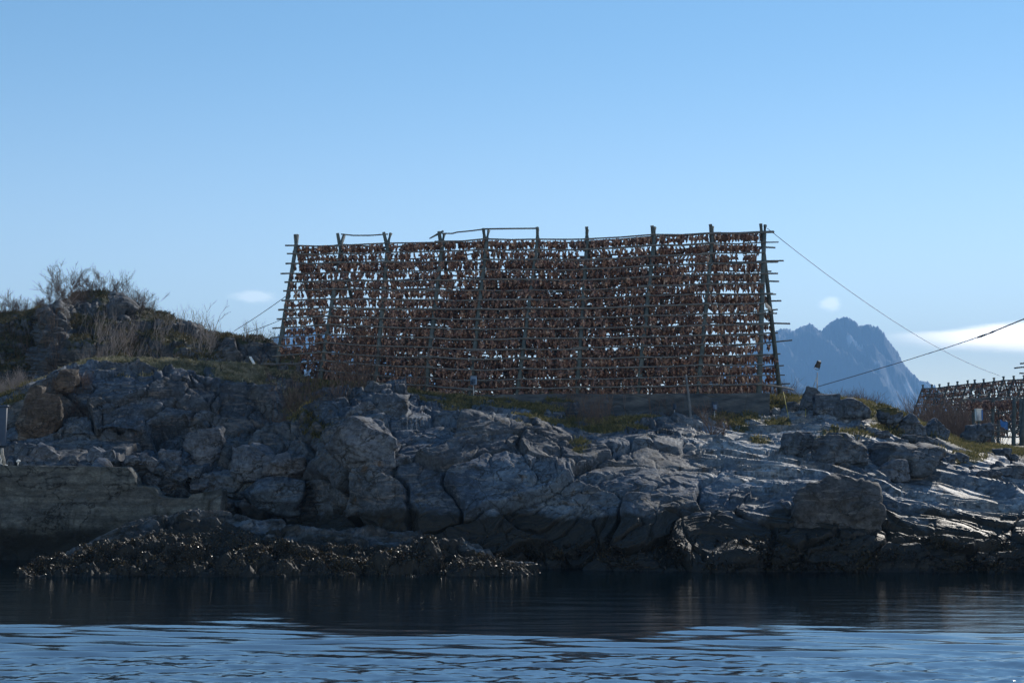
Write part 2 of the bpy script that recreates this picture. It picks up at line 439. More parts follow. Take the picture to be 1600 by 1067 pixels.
def world():
    w = bpy.data.worlds.new('World'); SC.world = w; w.use_nodes = True
    t = w.node_tree; t.nodes.clear()
    def n(ty, **k):
        x = t.nodes.new(ty)
        for a, b in k.items(): setattr(x, a, b)
        return x
    def mt(op, a, b=0.0, c=None, clamp=False):
        x = n('ShaderNodeMath', operation=op, use_clamp=clamp)
        for v, i in ((a, 0), (b, 1), (c, 2)):
            if v is None: continue
            if isinstance(v, (int, float)): x.inputs[i].default_value = v
            else: t.links.new(v, x.inputs[i])
        return x.outputs[0]
    def ss(a, b, x):
        m = n('ShaderNodeMapRange', interpolation_type='SMOOTHSTEP')
        for i, v in ((0, x), (1, a), (2, b)):
            if isinstance(v, (int, float)): m.inputs[i].default_value = v
            else: t.links.new(v, m.inputs[i])
        return m.outputs[0]
    out = n('ShaderNodeOutputWorld'); bg = n('ShaderNodeBackground'); bg.inputs['Strength'].default_value = 0.104
    sky = n('ShaderNodeTexSky', sky_type='NISHITA')
    sky.sun_disc = False; sky.sun_elevation = SUN_EL; sky.sun_rotation = SUN_AZ
    sky.air_density = 0.9; sky.dust_density = 0.0; sky.ozone_density = 4.0; sky.altitude = 0
    tc = n('ShaderNodeTexCoord'); sp = n('ShaderNodeSeparateXYZ'); t.links.new(tc.outputs['Generated'], sp.inputs[0])
    yy = mt('MAXIMUM', sp.outputs[1], .01)
    u = mt('DIVIDE', sp.outputs[0], yy); v = mt('DIVIDE', sp.outputs[2], yy)
    cb = n('ShaderNodeCombineXYZ'); t.links.new(u, cb.inputs[0]); t.links.new(v, cb.inputs[1])
    def nz(sx, sy, sc, det=6, rough=.6):
        mp = n('ShaderNodeMapping'); mp.inputs['Scale'].default_value = (sx, sy, 1); t.links.new(cb.outputs[0], mp.inputs[0])
        x = n('ShaderNodeTexNoise'); x.inputs['Scale'].default_value = sc; x.inputs['Detail'].default_value = det; x.inputs['Roughness'].default_value = rough
        t.links.new(mp.outputs[0], x.inputs['Vector']); return mt('SUBTRACT', x.outputs[0], .5)
    # long bank low on the right
    vw = mt('ADD', v, mt('MULTIPLY', nz(3, 14, 4), .010))
    x0 = mt('SUBTRACT', u, .255)
    top = mt('ADD', .0945, mt('MULTIPLY', x0, .105))
    bot = mt('ADD', .0945, mt('MULTIPLY', x0, -.065))
    a = ss(mt('ADD', top, .002), mt('SUBTRACT', top, .003), vw)
    b = ss(mt('SUBTRACT', bot, .007), mt('ADD', bot, .003), vw)
    c = ss(.25, .34, u)
    bank = mt('MULTIPLY', mt('MULTIPLY', a, b), c)
    def puff(uc, vc, ru, rv, amt, thr):
        du = mt('DIVIDE', mt('SUBTRACT', u, uc), ru); dv = mt('DIVIDE', mt('SUBTRACT', v, vc), rv)
        d = mt('SQRT', mt('ADD', mt('MULTIPLY', du, du), mt('MULTIPLY', dv, dv)))
        d = mt('ADD', d, mt('MULTIPLY', nz(1, 2.2, 45, 7, .65), 1.6))
        return mt('MULTIPLY', ss(1.0, thr, d), amt)
    allc = mt('MAXIMUM', bank, puff(-.183, .1235, .021, .006, .14, .2))
    allc = mt('MAXIMUM', allc, puff(.228, .1185, .011, .0065, .18, .2))
    allc = mt('MAXIMUM', allc, puff(.60, .125, .09, .01, .3, .1))
    mx = n('ShaderNodeMix', data_type='RGBA'); t.links.new(mt('MULTIPLY', allc, .92), mx.inputs[0])
    tint = n('ShaderNodeMix', data_type='RGBA', blend_type='MULTIPLY'); tint.inputs[0].default_value = 1
    t.links.new(sky.outputs[0], tint.inputs[6]); tv = n('ShaderNodeMix', data_type='RGBA'); t.links.new(ss(.34, .02, sp.outputs[2]), tv.inputs[0])
    tv.inputs[6].default_value = (1.46, 1.64, 1.47, 1); tv.inputs[7].default_value = (3.2, 2.42, 1.82, 1)
    t.links.new(tv.outputs[2], tint.inputs[7])
    t.links.new(tint.outputs[2], mx.inputs[6]); mx.inputs[7].default_value = (44.0, 41.0, 38.0, 1)
    t.links.new(mx.outputs[2], bg.inputs[0]); t.links.new(bg.outputs[0], out.inputs[0])
world()
SC.view_settings.view_transform = 'Standard'; SC.view_settings.look = 'None'
SC.view_settings.exposure = 0.0; SC.view_settings.gamma = 1.0
SC.cycles.max_bounces = 6; SC.cycles.diffuse_bounces = 3; SC.cycles.glossy_bounces = 3; SC.cycles.transmission_bounces = 3
SC.cycles.volume_bounces = 0; SC.cycles.caustics_reflective = False; SC.cycles.caustics_refractive = False

# ---------------------------------------------------------------- terrain sheets
def smooth1(a, k, axis=-1):
    if k < 1: return a
    ker = np.hanning(2 * k + 3)[1:-1]; ker /= ker.sum()
    pad = [(0, 0)] * a.ndim; pad[axis] = (k, k)
    b = np.pad(a, pad, mode='edge')
    return np.apply_along_axis(lambda r: np.convolve(r, ker, 'valid'), axis, b)

class Sheet:
    """a surface laid through measured stations; knows where each of its points is"""
    def __init__(s, cols, step, segs, ksm, rsm=5):
        pxs = np.array([c[0] for c in cols], float)
        lo, hi = max(pxs[0], -160), min(pxs[-1], 1800)
        X = np.concatenate([np.arange(pxs[0], lo - 2, 5.0), np.arange(lo, hi + .1, step), np.arange(hi + 5, pxs[-1] + .1, 5.0)])
        nR = len(cols[0][1])
        ctl = np.zeros((nR, len(cols), 3))
        for j, (p, rows) in enumerate(cols):
            for i, r in enumerate(rows):
                ctl[i, j] = Wz(p, r[1], r[2]) if r[0] == 'z' else W(p, r[0], r[1])
        dense = np.zeros((nR, len(X), 3))
        for i in range(nR):
            for k in (1, 2): dense[i, :, k] = smooth1(np.interp(X, pxs, ctl[i, :, k]), int(ksm / step))
        tpar = np.concatenate([[0]] + [i + np.arange(1, n + 1) / n for i, n in enumerate(segs)])
        G = np.zeros((len(tpar), len(X), 3))
        i0 = np.minimum(tpar.astype(int), nR - 2); f = (tpar - i0)[:, None, None]
        G = dense[i0] * (1 - f) + dense[i0 + 1] * f
        sm = smooth1(G, rsm, 0); G = sm
        # x from the station's sight line
        q = Wz(X[None, :], G[..., 2], G[..., 1])
        G[..., 0] = q[..., 0]
        s.G = G; s.X = X; s.t = tpar
        s.px, s.py = PX(G)
        gu = np.gradient(G, axis=1); gv = np.gradient(G, axis=0)
        N = np.cross(gu, gv); N /= np.linalg.norm(N, axis=-1, keepdims=True) + 1e-9
        N[N[..., 1] > .6] *= 1
        s.N = N
    def flat(s): return s.G.reshape(-1, 3), s.N.reshape(-1, 3)
    def set(s, P):
        s.P = P.reshape(s.G.shape)
        gu = np.gradient(s.P, axis=1); gv = np.gradient(s.P, axis=0)
        N = np.cross(gu, gv); s.PN = N / (np.linalg.norm(N, axis=-1, keepdims=True) + 1e-9)
    def at(s, px, py, tmin=0, tmax=99):
        """the surface point seen at (px, py) (undisplaced position picks it)"""
        j = int(np.clip(np.searchsorted(s.X, px), 0, len(s.X) - 1))
        ok = (s.t >= tmin) & (s.t <= tmax)
        i = np.argmin(np.where(ok, np.abs(s.py[:, j] - py), 1e9))
        return s.P[i, j].copy()

Z = lambda z, Y: ('z', z, Y)
# station rows: 0 sea bed, 1 waterline, 2 tide top, 3 low, 4 mid, 5 upper, 6 brow, 7 flat top, 8 behind, 9 far, 10 under
def st(px, w, a, b, c, d, e, f, g=(6.0, 68), h=(4.5, 80), k=(-1.5, 92)):
    return (px, [Z(-1.3, w - 1.5), Z(0, w), a, b, c, d, e, f, Z(*g), Z(*h), Z(*k)])
A_cols = [
    st(-140, 48.9, (862, 49.1), (740, 49.3), (716, 50.8), (697, 52.5), (640, 54.5), (612, 60)),
    st(0, 48.9, (862, 49.1), (736, 49.3), (714, 50.8), (696, 52.5), (636, 54.5), (610, 60)),
    st(60, 48.9, (862, 49.1), (736, 49.3), (714, 50.8), (696, 52.8), (612, 54.8), (598, 60)),
    st(95, 48.9, (862, 49.1), (736, 49.3), (714, 50.8), (697, 53), (590, 55), (582, 60.5)),
    st(145, 48.9, (862, 49.1), (736, 49.3), (714, 50.8), (698, 53.2), (580, 55.4), (562, 62)),
    st(210, 48.9, (864, 49.1), (760, 50.6), (722, 49.4), (698, 53.2), (584, 55.7), (560, 62)),
    st(300, 48.9, (864, 49.1), (790, 50.6), (740, 50.4), (705, 52.8), (592, 56), (565, 62)),
    st(380, 48.9, (862, 49.1), (800, 50.6), (745, 50.6), (700, 52.6), (600, 56.2), (570, 62)),
    st(440, 48.9, (860, 49.1), (800, 50.6), (745, 49.9), (700, 52), (612, 57), (582, 62.5), (7.2, 72)),
    st(480, 48.3, (860, 48.5), (800, 50.6), (750, 49.9), (695, 52), (625, 57.2), (590, 62.5), (6.9, 72)),
    st(530, 47, (860, 47.2), (800, 47.7), (742, 48.5), (668, 50.4), (622, 57), (600, 62), (6.6, 72)),
    st(600, 44.8, (860, 45.1), (800, 45.8), (735, 47), (655, 49.6), (620, 57.8), (604, 61.5)),
    st(690, 44.6, (860, 44.9), (800, 45.6), (735, 46.9), (655, 49.8), (632, 60.2), (617, 62)),
    st(780, 44.2, (860, 44.6), (800, 45.4), (738, 46.8), (664, 49.6), (641, 60.6), (620, 62.5)),
    st(850, 43.8, (860, 44.3), (800, 45.2), (738, 46.7), (672, 49.6), (643, 60.6), (620, 62.5)),
    st(930, 43.2, (858, 43.8), (800, 44.9), (740, 46.7), (688, 50), (650, 60.2), (620, 62.5)),
    st(1000, 42.8, (856, 43.4), (800, 44.7), (740, 46.8), (684, 50.6), (656, 60), (620, 62.5), (5.8, 70)),
    st(1080, 42.5, (856, 43.8), (800, 45.2), (742, 47.6), (682, 52.8), (658, 59.6), (620, 62.5), (5.4, 70)),
    st(1200, 42.5, (852, 43.6), (790, 45), (738, 47.8), (696, 52), (656, 59.1), (618, 62.5), (5.0, 70)),
    st(1290, 42.4, (852, 43.2), (780, 44.6), (745, 47), (708, 51), (652, 56.8), (618, 62), (4.6, 70), (3.8, 82)),
    st(1350, 42.4, (852, 43), (795, 44.6), (760, 46.8), (722, 50.4), (665, 56.4), (628, 62), (4.2, 72), (3.6, 88)),
    st(1400, 42.4, (853, 43), (815, 44.6), (778, 46.4), (738, 50), (682, 56), (642, 62), (4.0, 74), (3.8, 110), (3.5, 170)),
    st(1500, 42.4, (852, 43), (822, 44.6), (792, 46.2), (758, 49), (716, 54.6), (692, 63), (4.1, 78), (4.5, 115), (4.5, 190)),
    st(1600, 42.4, (852, 43), (826, 44.6), (798, 46), (772, 48.6), (738, 54), (706, 64), (4.3, 80), (5.2, 115), (5, 190)),
    st(1760, 42.4, (852, 43), (830, 44.6), (804, 46), (780, 48.6), (745, 54), (716, 64), (4.4, 80), (5.4, 115), (5, 190)),
]
def sunk(col, px, Ys):
    return (px, [Z(-1.6, y) for y in Ys])
A_cols = [sunk(None, -900, (47, 48.9, 49.1, 49.3, 51, 52.5, 54.5, 60, 68, 80, 92)), (-640,) + A_cols[0][1:]] + A_cols + [(2150,) + A_cols[-1][1:], sunk(None, 2480, (41, 42.4, 43, 44.6, 46, 48.6, 54, 64, 80, 115, 190))]
A = Sheet(A_cols, 1.25, [8, 60, 62, 66, 70, 76, 56, 22, 12, 8], 26)

def rock_disp(P, N, px, t, rough=None):
    """layered, jointed rock: blocks of three sizes with open joints"""
    warp = np.stack([fbm(P * .35, 3, 11), fbm(P * .35, 3, 21), fbm(P * .35, 3, 31)], -1)
    Pw = P + warp * .9
    a = math.radians(-17); ca, sa = math.cos(a), math.sin(a)
    R = np.stack([Pw[:, 0] * ca - Pw[:, 2] * sa, Pw[:, 1], Pw[:, 0] * sa + Pw[:, 2] * ca], -1)
    b1, id1 = blocks(R, (.30, .34, .52), 101, .42, .55, .46, .06)
    b2, id2 = blocks(R + warp * .3, (.75, .8, 1.25), 202, .13, .20, .21, .08)
    b3, _ = blocks(R + warp * .2, (2.4, 2.4, 3.4), 303, .022, .045, .04, .09)
    f = fbm(P * 1.6, 3, 41) * .10 + fbm(P * 7, 3, 51) * .02
    strat = ridged(R * np.array([.25, .5, 2.6]), 4, 61) * .16
    return b1, b2, b3, f, strat, id1, id2

P, N = A.flat()
px = A.px.ravel(); py = A.py.ravel(); tt = np.repeat(A.t, len(A.X))
b1, b2, b3, f, strat, id1, id2 = rock_disp(P, N, px, tt)
slabw = sstep(1040, 1120, px + (py - 700) * -.25) * sstep(3.0, 3.8, tt) * (1 - sstep(6.0, 6.6, tt))   # ice-smoothed slope on the right
calmr = 1 - .5 * sstep(600, 760, px)
slabw = np.maximum(slabw, sstep(1120, 1200, px) * sstep(1.8, 2.6, tt) * (1 - sstep(6.0, 6.6, tt)) * .8)
# slope lines running down to the right
sl = math.radians(-24)
Q = np.stack([P[:, 0] * math.cos(sl) + P[:, 2] * math.sin(sl), P[:, 1] * 1.0, -P[:, 0] * math.sin(sl) + P[:, 2] * math.cos(sl)], -1)
al = P[:, 0] * .91 - P[:, 1] * .41; ac = P[:, 0] * .41 + P[:, 1] * .91
wq = fbm(P * .3, 2, 71) * .8
QQ = np.stack([al * .09, ac * .52 + wq, P[:, 2] * .4], -1)
stri = ridged(QQ, 3, 81, .45) * .75 + ridged(QQ * np.array([3.4, 3.4, 3.1]), 4, 91, .5) * .22
jn, _ = blocks(np.stack([al, ac, P[:, 2]], -1) + wq[:, None] * .5, (.16, .62, .7), 111, .16, .22, .34, .05)
stri = stri + jn * .45
vis = sstep(.6, 1.4, tt)
flat = sstep(6.0, 7.0, tt)
reg = calmr * (.35 + .95 * sstep(-.22, .28, fbm(P * np.array([.16, .2, .25]), 3, 131)))
u1 = ac * .62 + fbm(np.stack([al * .13, ac * .3, P[:, 2] * .2], -1), 3, 141) * 1.5
u2 = ac * 2.1 + fbm(np.stack([al * .3, ac * .7, P[:, 2] * .4], -1), 3, 151) * 1.6
saw = -((u1 - np.floor(u1)) - .5) * (.08 + .20 * h32(np.floor(u1), np.floor(u1) * 0, np.floor(u1) * 0, 3) / 4294967295.0) - ((u2 - np.floor(u2)) - .5) * .05
stri = stri * .7 + saw
disp = vis * ((1 - .82 * slabw) * (1 - .35 * sstep(560, 720, px)) * b1 + reg * (1 - .93 * slabw) * b2 + reg * (1 - .85 * slabw) * (b3 + f) + (1 - slabw) * strat + slabw * (stri - .42))
disp = disp * (1 - .80 * flat) + sstep(5.9, 6.2, tt) * (tt < 8) * (px < 470) * (fbm(P * np.array([1.1, .7, 1]), 3, 161) * .26)
# left cliff is taller, blockier but keeps its brow
disp *= 1 - .35 * sstep(420, 380, px) * sstep(5.6, 6, tt)
far = sstep(8, 9, tt); disp = disp * (1 - far) + far * fbm(P * .3, 3, 5) * .6
P2 = P + N * disp[:, None]
A.set(P2)
nz = A.PN[..., 2].ravel()
zz = P2[:, 2]

def blob(cx, cy, rx, ry): return np.exp(-(((px - cx) / rx) ** 2 + ((py - cy) / ry) ** 2) * 1.4)
g = np.zeros(len(P))
for b in [(250, 566, 110, 22), (390, 585, 60, 22), (160, 570, 30, 10), (95, 585, 14, 5), (560, 606, 60, 12), (640, 622, 60, 12), (830, 640, 95, 14), (850, 660, 60, 12),
          (485, 675, 45, 26), (470, 620, 40, 40), (960, 668, 60, 12), (1150, 660, 60, 16), (1235, 618, 40, 9), (1215, 664, 32, 11), (1330, 680, 70, 12), (1390, 668, 50, 14),
          (1290, 690, 40, 8), (1440, 700, 50, 9), (1500, 720, 60, 12), (720, 640, 60, 10), (1190, 690, 26, 7), (905, 700, 20, 20), (1000, 660, 40, 8), (20, 620, 40, 14)]:
    g = np.maximum(g, blob(*b))
g = np.maximum(g, flat * .9)
g = g * sstep(.25, .65, nz) + .25 * sstep(.72, .95, nz) * sstep(3.4, 4.6, zz) * (1 - slabw)
g = np.where(far > .5, .75, g)
wet = sstep(2.35, .75, zz + fbm(P * .5, 3, 15) * .7)
brown = sstep(.25, .75, id1 * .6 + id2 * .4) * .55 + .5 * np.exp(-((px - 70) / 60) ** 2 - ((py - 640) / 60) ** 2)
MASK_A = np.stack([np.clip(g, 0, 1), wet, np.clip(brown, 0, 1), 1 - slabw * .99], -1)
A.g = g.reshape(A.G.shape[:2])
isl = mobj('rocky_shore', P2, gridq(*A.G.shape[:2]), None, M['rock'], mask=MASK_A)
tag(isl, 'blue grey jointed rock cliff and shore rising from the sea', kind='structure')

# ---- hill on the left
sky = [(-150, 492), (0, 486), (56, 485), (70, 477), (93, 468), (124, 457), (140, 455), (174, 456), (197, 460), (203, 478), (239, 488), (261, 491), (281, 500), (309, 510), (337, 523), (354, 527), (408, 528), (433, 538), (470, 560)]
def hill_col(p, top):
    if p < 60: base, Yb, Yt = 606, 68, 78
    elif p < 110: base, Yb, Yt = 594, 64.5, 69
    elif p < 340: base, Yb, Yt = 574, 63.5, 75
    else: base, Yb, Yt = 575, 64.5, 67
    mid = base + (top - base) * .42
    return (p, [Z(4.5, Yb - 3), (base, Yb), (mid, Yb + (Yt - Yb) * .35), (base + (top - base) * .8, Yb + (Yt - Yb) * .7), (top, Yt), (top + 6, Yt + 5), Z(5.0, Yt + 16), Z(-1.5, Yt + 22)])
hcols = [hill_col(p, t_) for p, t_ in [(-560, 520), (-330, 505)] + sky]
hcols = [(-800, [Z(-1.6, y) for y in (65, 68, 71, 75, 78, 83, 94, 100)])] + hcols
H = Sheet(hcols, 1.25, [10, 50, 50, 40, 20, 10, 6], 5, 4)
P, N = H.flat(); px = H.px.ravel(); py = H.py.ravel(); tt = np.repeat(H.t, len(H.X))
b1, b2, b3, f, strat, id1, id2 = rock_disp(P + 40, N, px, tt)
vis = sstep(.3, 1, tt) * (1 - .75 * sstep(3.2, 4.0, tt))
P2 = P + N * (vis * (b1 * .7 + b2 + b3 + f * 1.5 + strat * .6))[:, None]
H.set(P2)
nz = H.PN[..., 2].ravel()
rockz = np.maximum.reduce([np.exp(-((px - 84) / 24) ** 4), np.exp(-((px - 120) / 34) ** 2 - ((py - 478) / 14) ** 2), np.exp(-((px - 188) / 16) ** 2 - ((py - 480) / 30) ** 2),
                           np.exp(-((px - 285) / 26) ** 2 - ((py - 520) / 10) ** 2), np.exp(-((px - 400) / 60) ** 4 - ((py - 552) / 16) ** 4)])
g = np.clip(.9 - rockz * 1.3 + fbm(P * .5, 3, 88) * .6, 0, 1) * sstep(.1, .5, nz)
H.g = g.reshape(H.G.shape[:2])
hill = mobj('hill', P2, gridq(*H.G.shape[:2]), None, M['rock'], mask=np.stack([np.clip(g, 0, 1), g * 0, np.full(len(g), .6)], -1))
tag(hill, 'grassy rock hill rising on the left', kind='structure')

# ---- skerry with seaweed in front
top = [(30, 899), (48, 894), (66, 880), (108, 862), (146, 846), (169, 837), (197, 825), (233, 811), (281, 804), (318, 797), (343, 799), (377, 804), (405, 815), (457, 817), (495, 822), (507, 831), (535, 838), (575, 828), (632, 831), (675, 836), (692, 843), (725, 851), (757, 864), (800, 885), (840, 899)]
def sk(p, y):
    q = max(0, (900 - y) / 100)
    return (p, [Z(-1, 39.2), Z(-.03, 40.6), (893 - (893 - y) * .34, 41.2 + .9 * q), (893 - (893 - y) * .66, 41.8 + 2.0 * q), (y, 42.8 + 3.4 * q), Z(-.5 + q * 1.7, 43.8 + 3.6 * q), Z(-1.5, 45.2 + 3.8 * q)])
S = Sheet([sk(p, y) for p, y in top], 1.0, [6, 40, 50, 60, 20, 6], 8, 4)
P, N = S.flat(); px = S.px.ravel(); py = S.py.ravel(); tt = np.repeat(S.t, len(S.X))
Rk = np.stack([P[:, 0] * .95 - P[:, 2] * .3, P[:, 1], P[:, 0] * .3 + P[:, 2] * .95], -1)
Rl = np.stack([P[:, 0] + P[:, 1] * .35, P[:, 1] - P[:, 0] * .12, P[:, 2]], -1) + fbm(P * .7, 2, 3)[:, None] * np.array([.5, .35, .1])
c1, i1 = blocks(Rl, (.38, 1.15, .5), 404, .15, .30, .16, .10)
c2, i2 = blocks(Rl, (.9, 2.6, 1.0), 505, .07, .15, .12, .12)
lower = sstep(3.6, 2.4, tt)
dsp = sstep(.3, 1.2, tt) * (c1 + c2 + ridged(Rl * np.array([.35, 2.0, .5]), 4, 66) * .22 + ridged(Rl * np.array([1.1, 3.6, .8]), 4, 67) * .16 - .24 + (.4 + lower) * (fbm(P * 1.8, 3, 77) * .22 + fbm(P * 6, 3, 78) * .09))
dsp *= 1 - .3 * sstep(3.6, 4, tt)
P2 = P + np.array([[0, -.22, 1.0]]) * dsp[:, None]
S.set(P2)
wetS = np.clip(.40 + .52 * lower + .35 * fbm(P * np.array([.6, 1.6, 2.0]), 3, 171), 0, 1)
yl = np.exp(-((P2[:, 2] - 1.0 - fbm(P * .5, 2, 4) * .3) / .22) ** 2) * .45 * sstep(.3, .7, S.PN[..., 2].ravel())
skerry = mobj('skerry', P2, gridq(*S.G.shape[:2]), None, M['rock'], mask=np.stack([yl, wetS, np.full(len(P), .45), 1 - .42 * (1 - lower)], -1))  # mask alpha lightens the crest's colour so it looks sunlit
tag(skerry, 'low dark rock ledge covered in wet seaweed at the waterline', kind='structure')

# ---------------------------------------------------------------- sea
def sea():
    xs = np.concatenate([-np.geomspace(9000, 21, 14)[:-1], np.arange(-20, 20.01, .05), np.geomspace(21, 9000, 14)[1:]])
    ys = [14.0]
    while ys[-1] < 47: ys.append(ys[-1] + ys[-1] ** 2 / 6600 * .65)
    ys = np.concatenate([[-60, -20, 0, 6, 10, 12], ys, np.geomspace(48, 9000, 16)])
    Xg, Yg = np.meshgrid(xs, ys)
    P = np.stack([Xg.ravel(), Yg.ravel(), np.zeros(Xg.size)], -1)
    inz = (np.abs(P[:, 0]) < 20.5) & (P[:, 1] > 11) & (P[:, 1] < 48)
    p = P[inz]; x, y = p[:, 0], p[:, 1]
    z = np.zeros(len(p))
    nb = fbm(np.stack([x * .12, y * .05, x * 0], -1), 3, 9)
    yb = 26.9 + nb * 3.4 - .035 * x * (x > 0) + .5 * np.sin(x * .35) + 2.6 * fbm(np.stack([x * .28, y * .55, x * 0], -1), 3, 7)
    wake = sstep(yb + 1.3, yb - 1.1, y)             # ruffled water nearer than this line
    near = sstep(24.6, 22.2, y + nb * 2)
    w1 = fbm(np.stack([x * .10, y * .32, x * 0 + 3], -1), 2, 19)
    for wl, am, sk_, ph in ((1.25, .020, .05, 0), (.80, .017, -.09, 2.), (.47, .010, .14, 4.)):
        z += wake * am * np.sin((y + sk_ * x) * 2 * math.pi / wl + w1 * 7 + ph)
    z += wake * .024 * fbm(np.stack([x * .45, y * 1.9, x * 0], -1), 3, 29, .55)
    z += near * (.040 * fbm(np.stack([x * 1.7, y * 4.2, x * 0], -1), 3, 39, .6) + .008 * noise(np.stack([x * 6, y * 10, x * 0], -1), 49))
    calm = 1 - wake
    z += calm * (.010 * fbm(np.stack([x * .5, y * 1.6, x * 0], -1), 2, 59) + .0028 * fbm(np.stack([x * 2.2, y * 6, x * 0], -1), 2, 69))
    fade = sstep(20.4, 19, np.abs(x)) * sstep(11, 14, y)
    P[inz, 2] = z * fade
    o = mobj('sea_water', P, gridq(len(ys), len(xs)), None, M['water'])
    tag(o, 'dark sea water rippled in the foreground', kind='structure')
sea()

# ---------------------------------------------------------------- far mountains and the air in front of them
M['mountain'] = None
def mountain_mat():
    t = NT('mountain rock and snow'); v = t.coord()
    m = attr(t)
    n1 = t.noise(v, .006, 9, .68)
    col = t.ramp(n1, [(.35, (.09, .105, .135)), (.65, (.13, .145, .175))])
    col = t.mix(m[0], col, (.78, .8, .84))
    t.l(t.bsdf(col, .9, spec=.1).outputs[0], t.out.inputs['Surface']); return t.m
M['mountain'] = mountain_mat()

def mountain(name, sil, Ym, depth, seed, label):
    sx = np.array([a for a, b in sil], float); sy = np.array([b for a, b in sil], float)
    cp = np.arange(sx[0], sx[-1] + .1, .8)
    rows = np.concatenate([np.linspace(-1, 0, 90), np.linspace(0, 1, 24)[1:]])
    pyr = np.interp(cp, sx, sy)
    V = []; snow = []
    R = W(cp, pyr, Ym)
    hz0 = np.maximum(R[:, 2], 0); hz0 = hz0 + (np.abs(noise(np.stack([cp * .19, cp * 0, cp * 0], -1), seed)) * 22 + noise(np.stack([cp * .5, cp * 0, cp * 0 + 4], -1), seed) * 12 - 5) * sstep(60, 300, hz0)
    hzs = smooth1(hz0, 28)
    for r in rows:
        y = Ym + r * depth
        fall = (1 - abs(r)) ** 1.15
        hz = hz0 * (1 - min(1, abs(r) * 3)) + hzs * min(1, abs(r) * 3)
        P = np.stack([R[:, 0] * (y / Ym) if r < 0 else R[:, 0], np.full(len(cp), y), np.zeros(len(cp))], -1)
        q = np.stack([P[:, 0] / 200 + P[:, 1] / 900, P[:, 1] / 520, P[:, 0] * 0], -1)
        rg = ridged(q, 5, seed)
        w = min(1, abs(r) * 9) * (1 - abs(r)) ** .4
        z = hz * fall + (rg - .62) * hz * .5 * w - 3
        z = np.minimum(z, hz0 * (1 - .3 * abs(r)) + 1e-3)
        P[:, 2] = np.maximum(z, -2 - 20 * (abs(r) > .97)) + noise(q * 9, 5) * 4 * (z > 15)
        V.append(P)
        sn = .6 * sstep(.16, .30, fbm(np.stack([P[:, 0] / 75, P[:, 1] / 150, P[:, 2] / 330], -1), 4, seed + 9) - .20 + .10 * (z / hz.max())) * sstep(.15, .5, z / hz.max())
        snow.append(sn)
    V = np.concatenate(V); sn = np.concatenate(snow)
    o = mobj(name, V, gridq(len(rows), len(cp)), None, M['mountain'], mask=np.stack([sn, sn, sn], -1))
    return tag(o, label, kind='structure')
mountain('mountain', [(1000, 640), (1060, 622), (1120, 585), (1170, 548), (1200, 521), (1213, 515), (1221, 511), (1228, 510.5), (1240, 516), (1250, 509), (1262, 505), (1270, 506), (1279, 514), (1284, 515.5), (1292, 507),
    (1300, 500), (1310, 496), (1318, 494), (1328, 495.5), (1336, 500), (1341, 506.5), (1348, 506), (1357, 504.5), (1366, 509), (1373, 510), (1380, 518), (1390, 532), (1402, 548), (1412, 566), (1424, 581), (1436, 592), (1450, 595), (1460, 602), (1475, 618), (1500, 640), (1540, 736)],
    6200, 1500, 12, 'hazy blue mountain with snow streaks across the sound')
mountain('mountain', [(330, 640), (390, 560), (420, 534), (436, 522), (448, 514), (460, 510), (475, 512), (490, 509), (505, 515), (530, 524), (570, 541), (620, 566), (690, 600), (760, 640)],
    7000, 1500, 44, 'hazy blue mountain with snow behind the left end of the drying rack')

def haze():
    t = NT('haze air'); 
    v = t.n('ShaderNodeVolumePrincipled')
    v.inputs['Color'].default_value = (.27, .56, 1.0, 1); v.inputs['Density'].default_value = HAZE
    v.inputs['Anisotropy'].default_value = 0.0
    t.l(v.outputs[0], t.out.inputs['Volume'])
    mb = MB(); x0, x1, y0, y1, z0, z1 = -4200, 4200, -80, 8600, -26, 770
    mb.box(((x0 + x1) / 2, (y0 + y1) / 2, (z0 + z1) / 2), (x1 - x0, y1 - y0, z1 - z0), bev=.001)
    o = mb.obj('haze', t.m); tag(o, 'thin blue sea haze in the air', kind='stuff')
HAZE = 1.75e-4
haze()

# ---------------------------------------------------------------- boulders
_ico = {}
def ico(n):
    if n in _ico: return _ico[n]
    import bmesh
    bm = bmesh.new(); bmesh.ops.create_icosphere(bm, subdivisions=n, radius=1)
    bm.verts.ensure_lookup_table()
    V = np.array([v.co[:] for v in bm.verts]); T = np.array([[v.index for v in f.verts] for f in bm.faces]); bm.free()
    _ico[n] = (V, T); return V, T

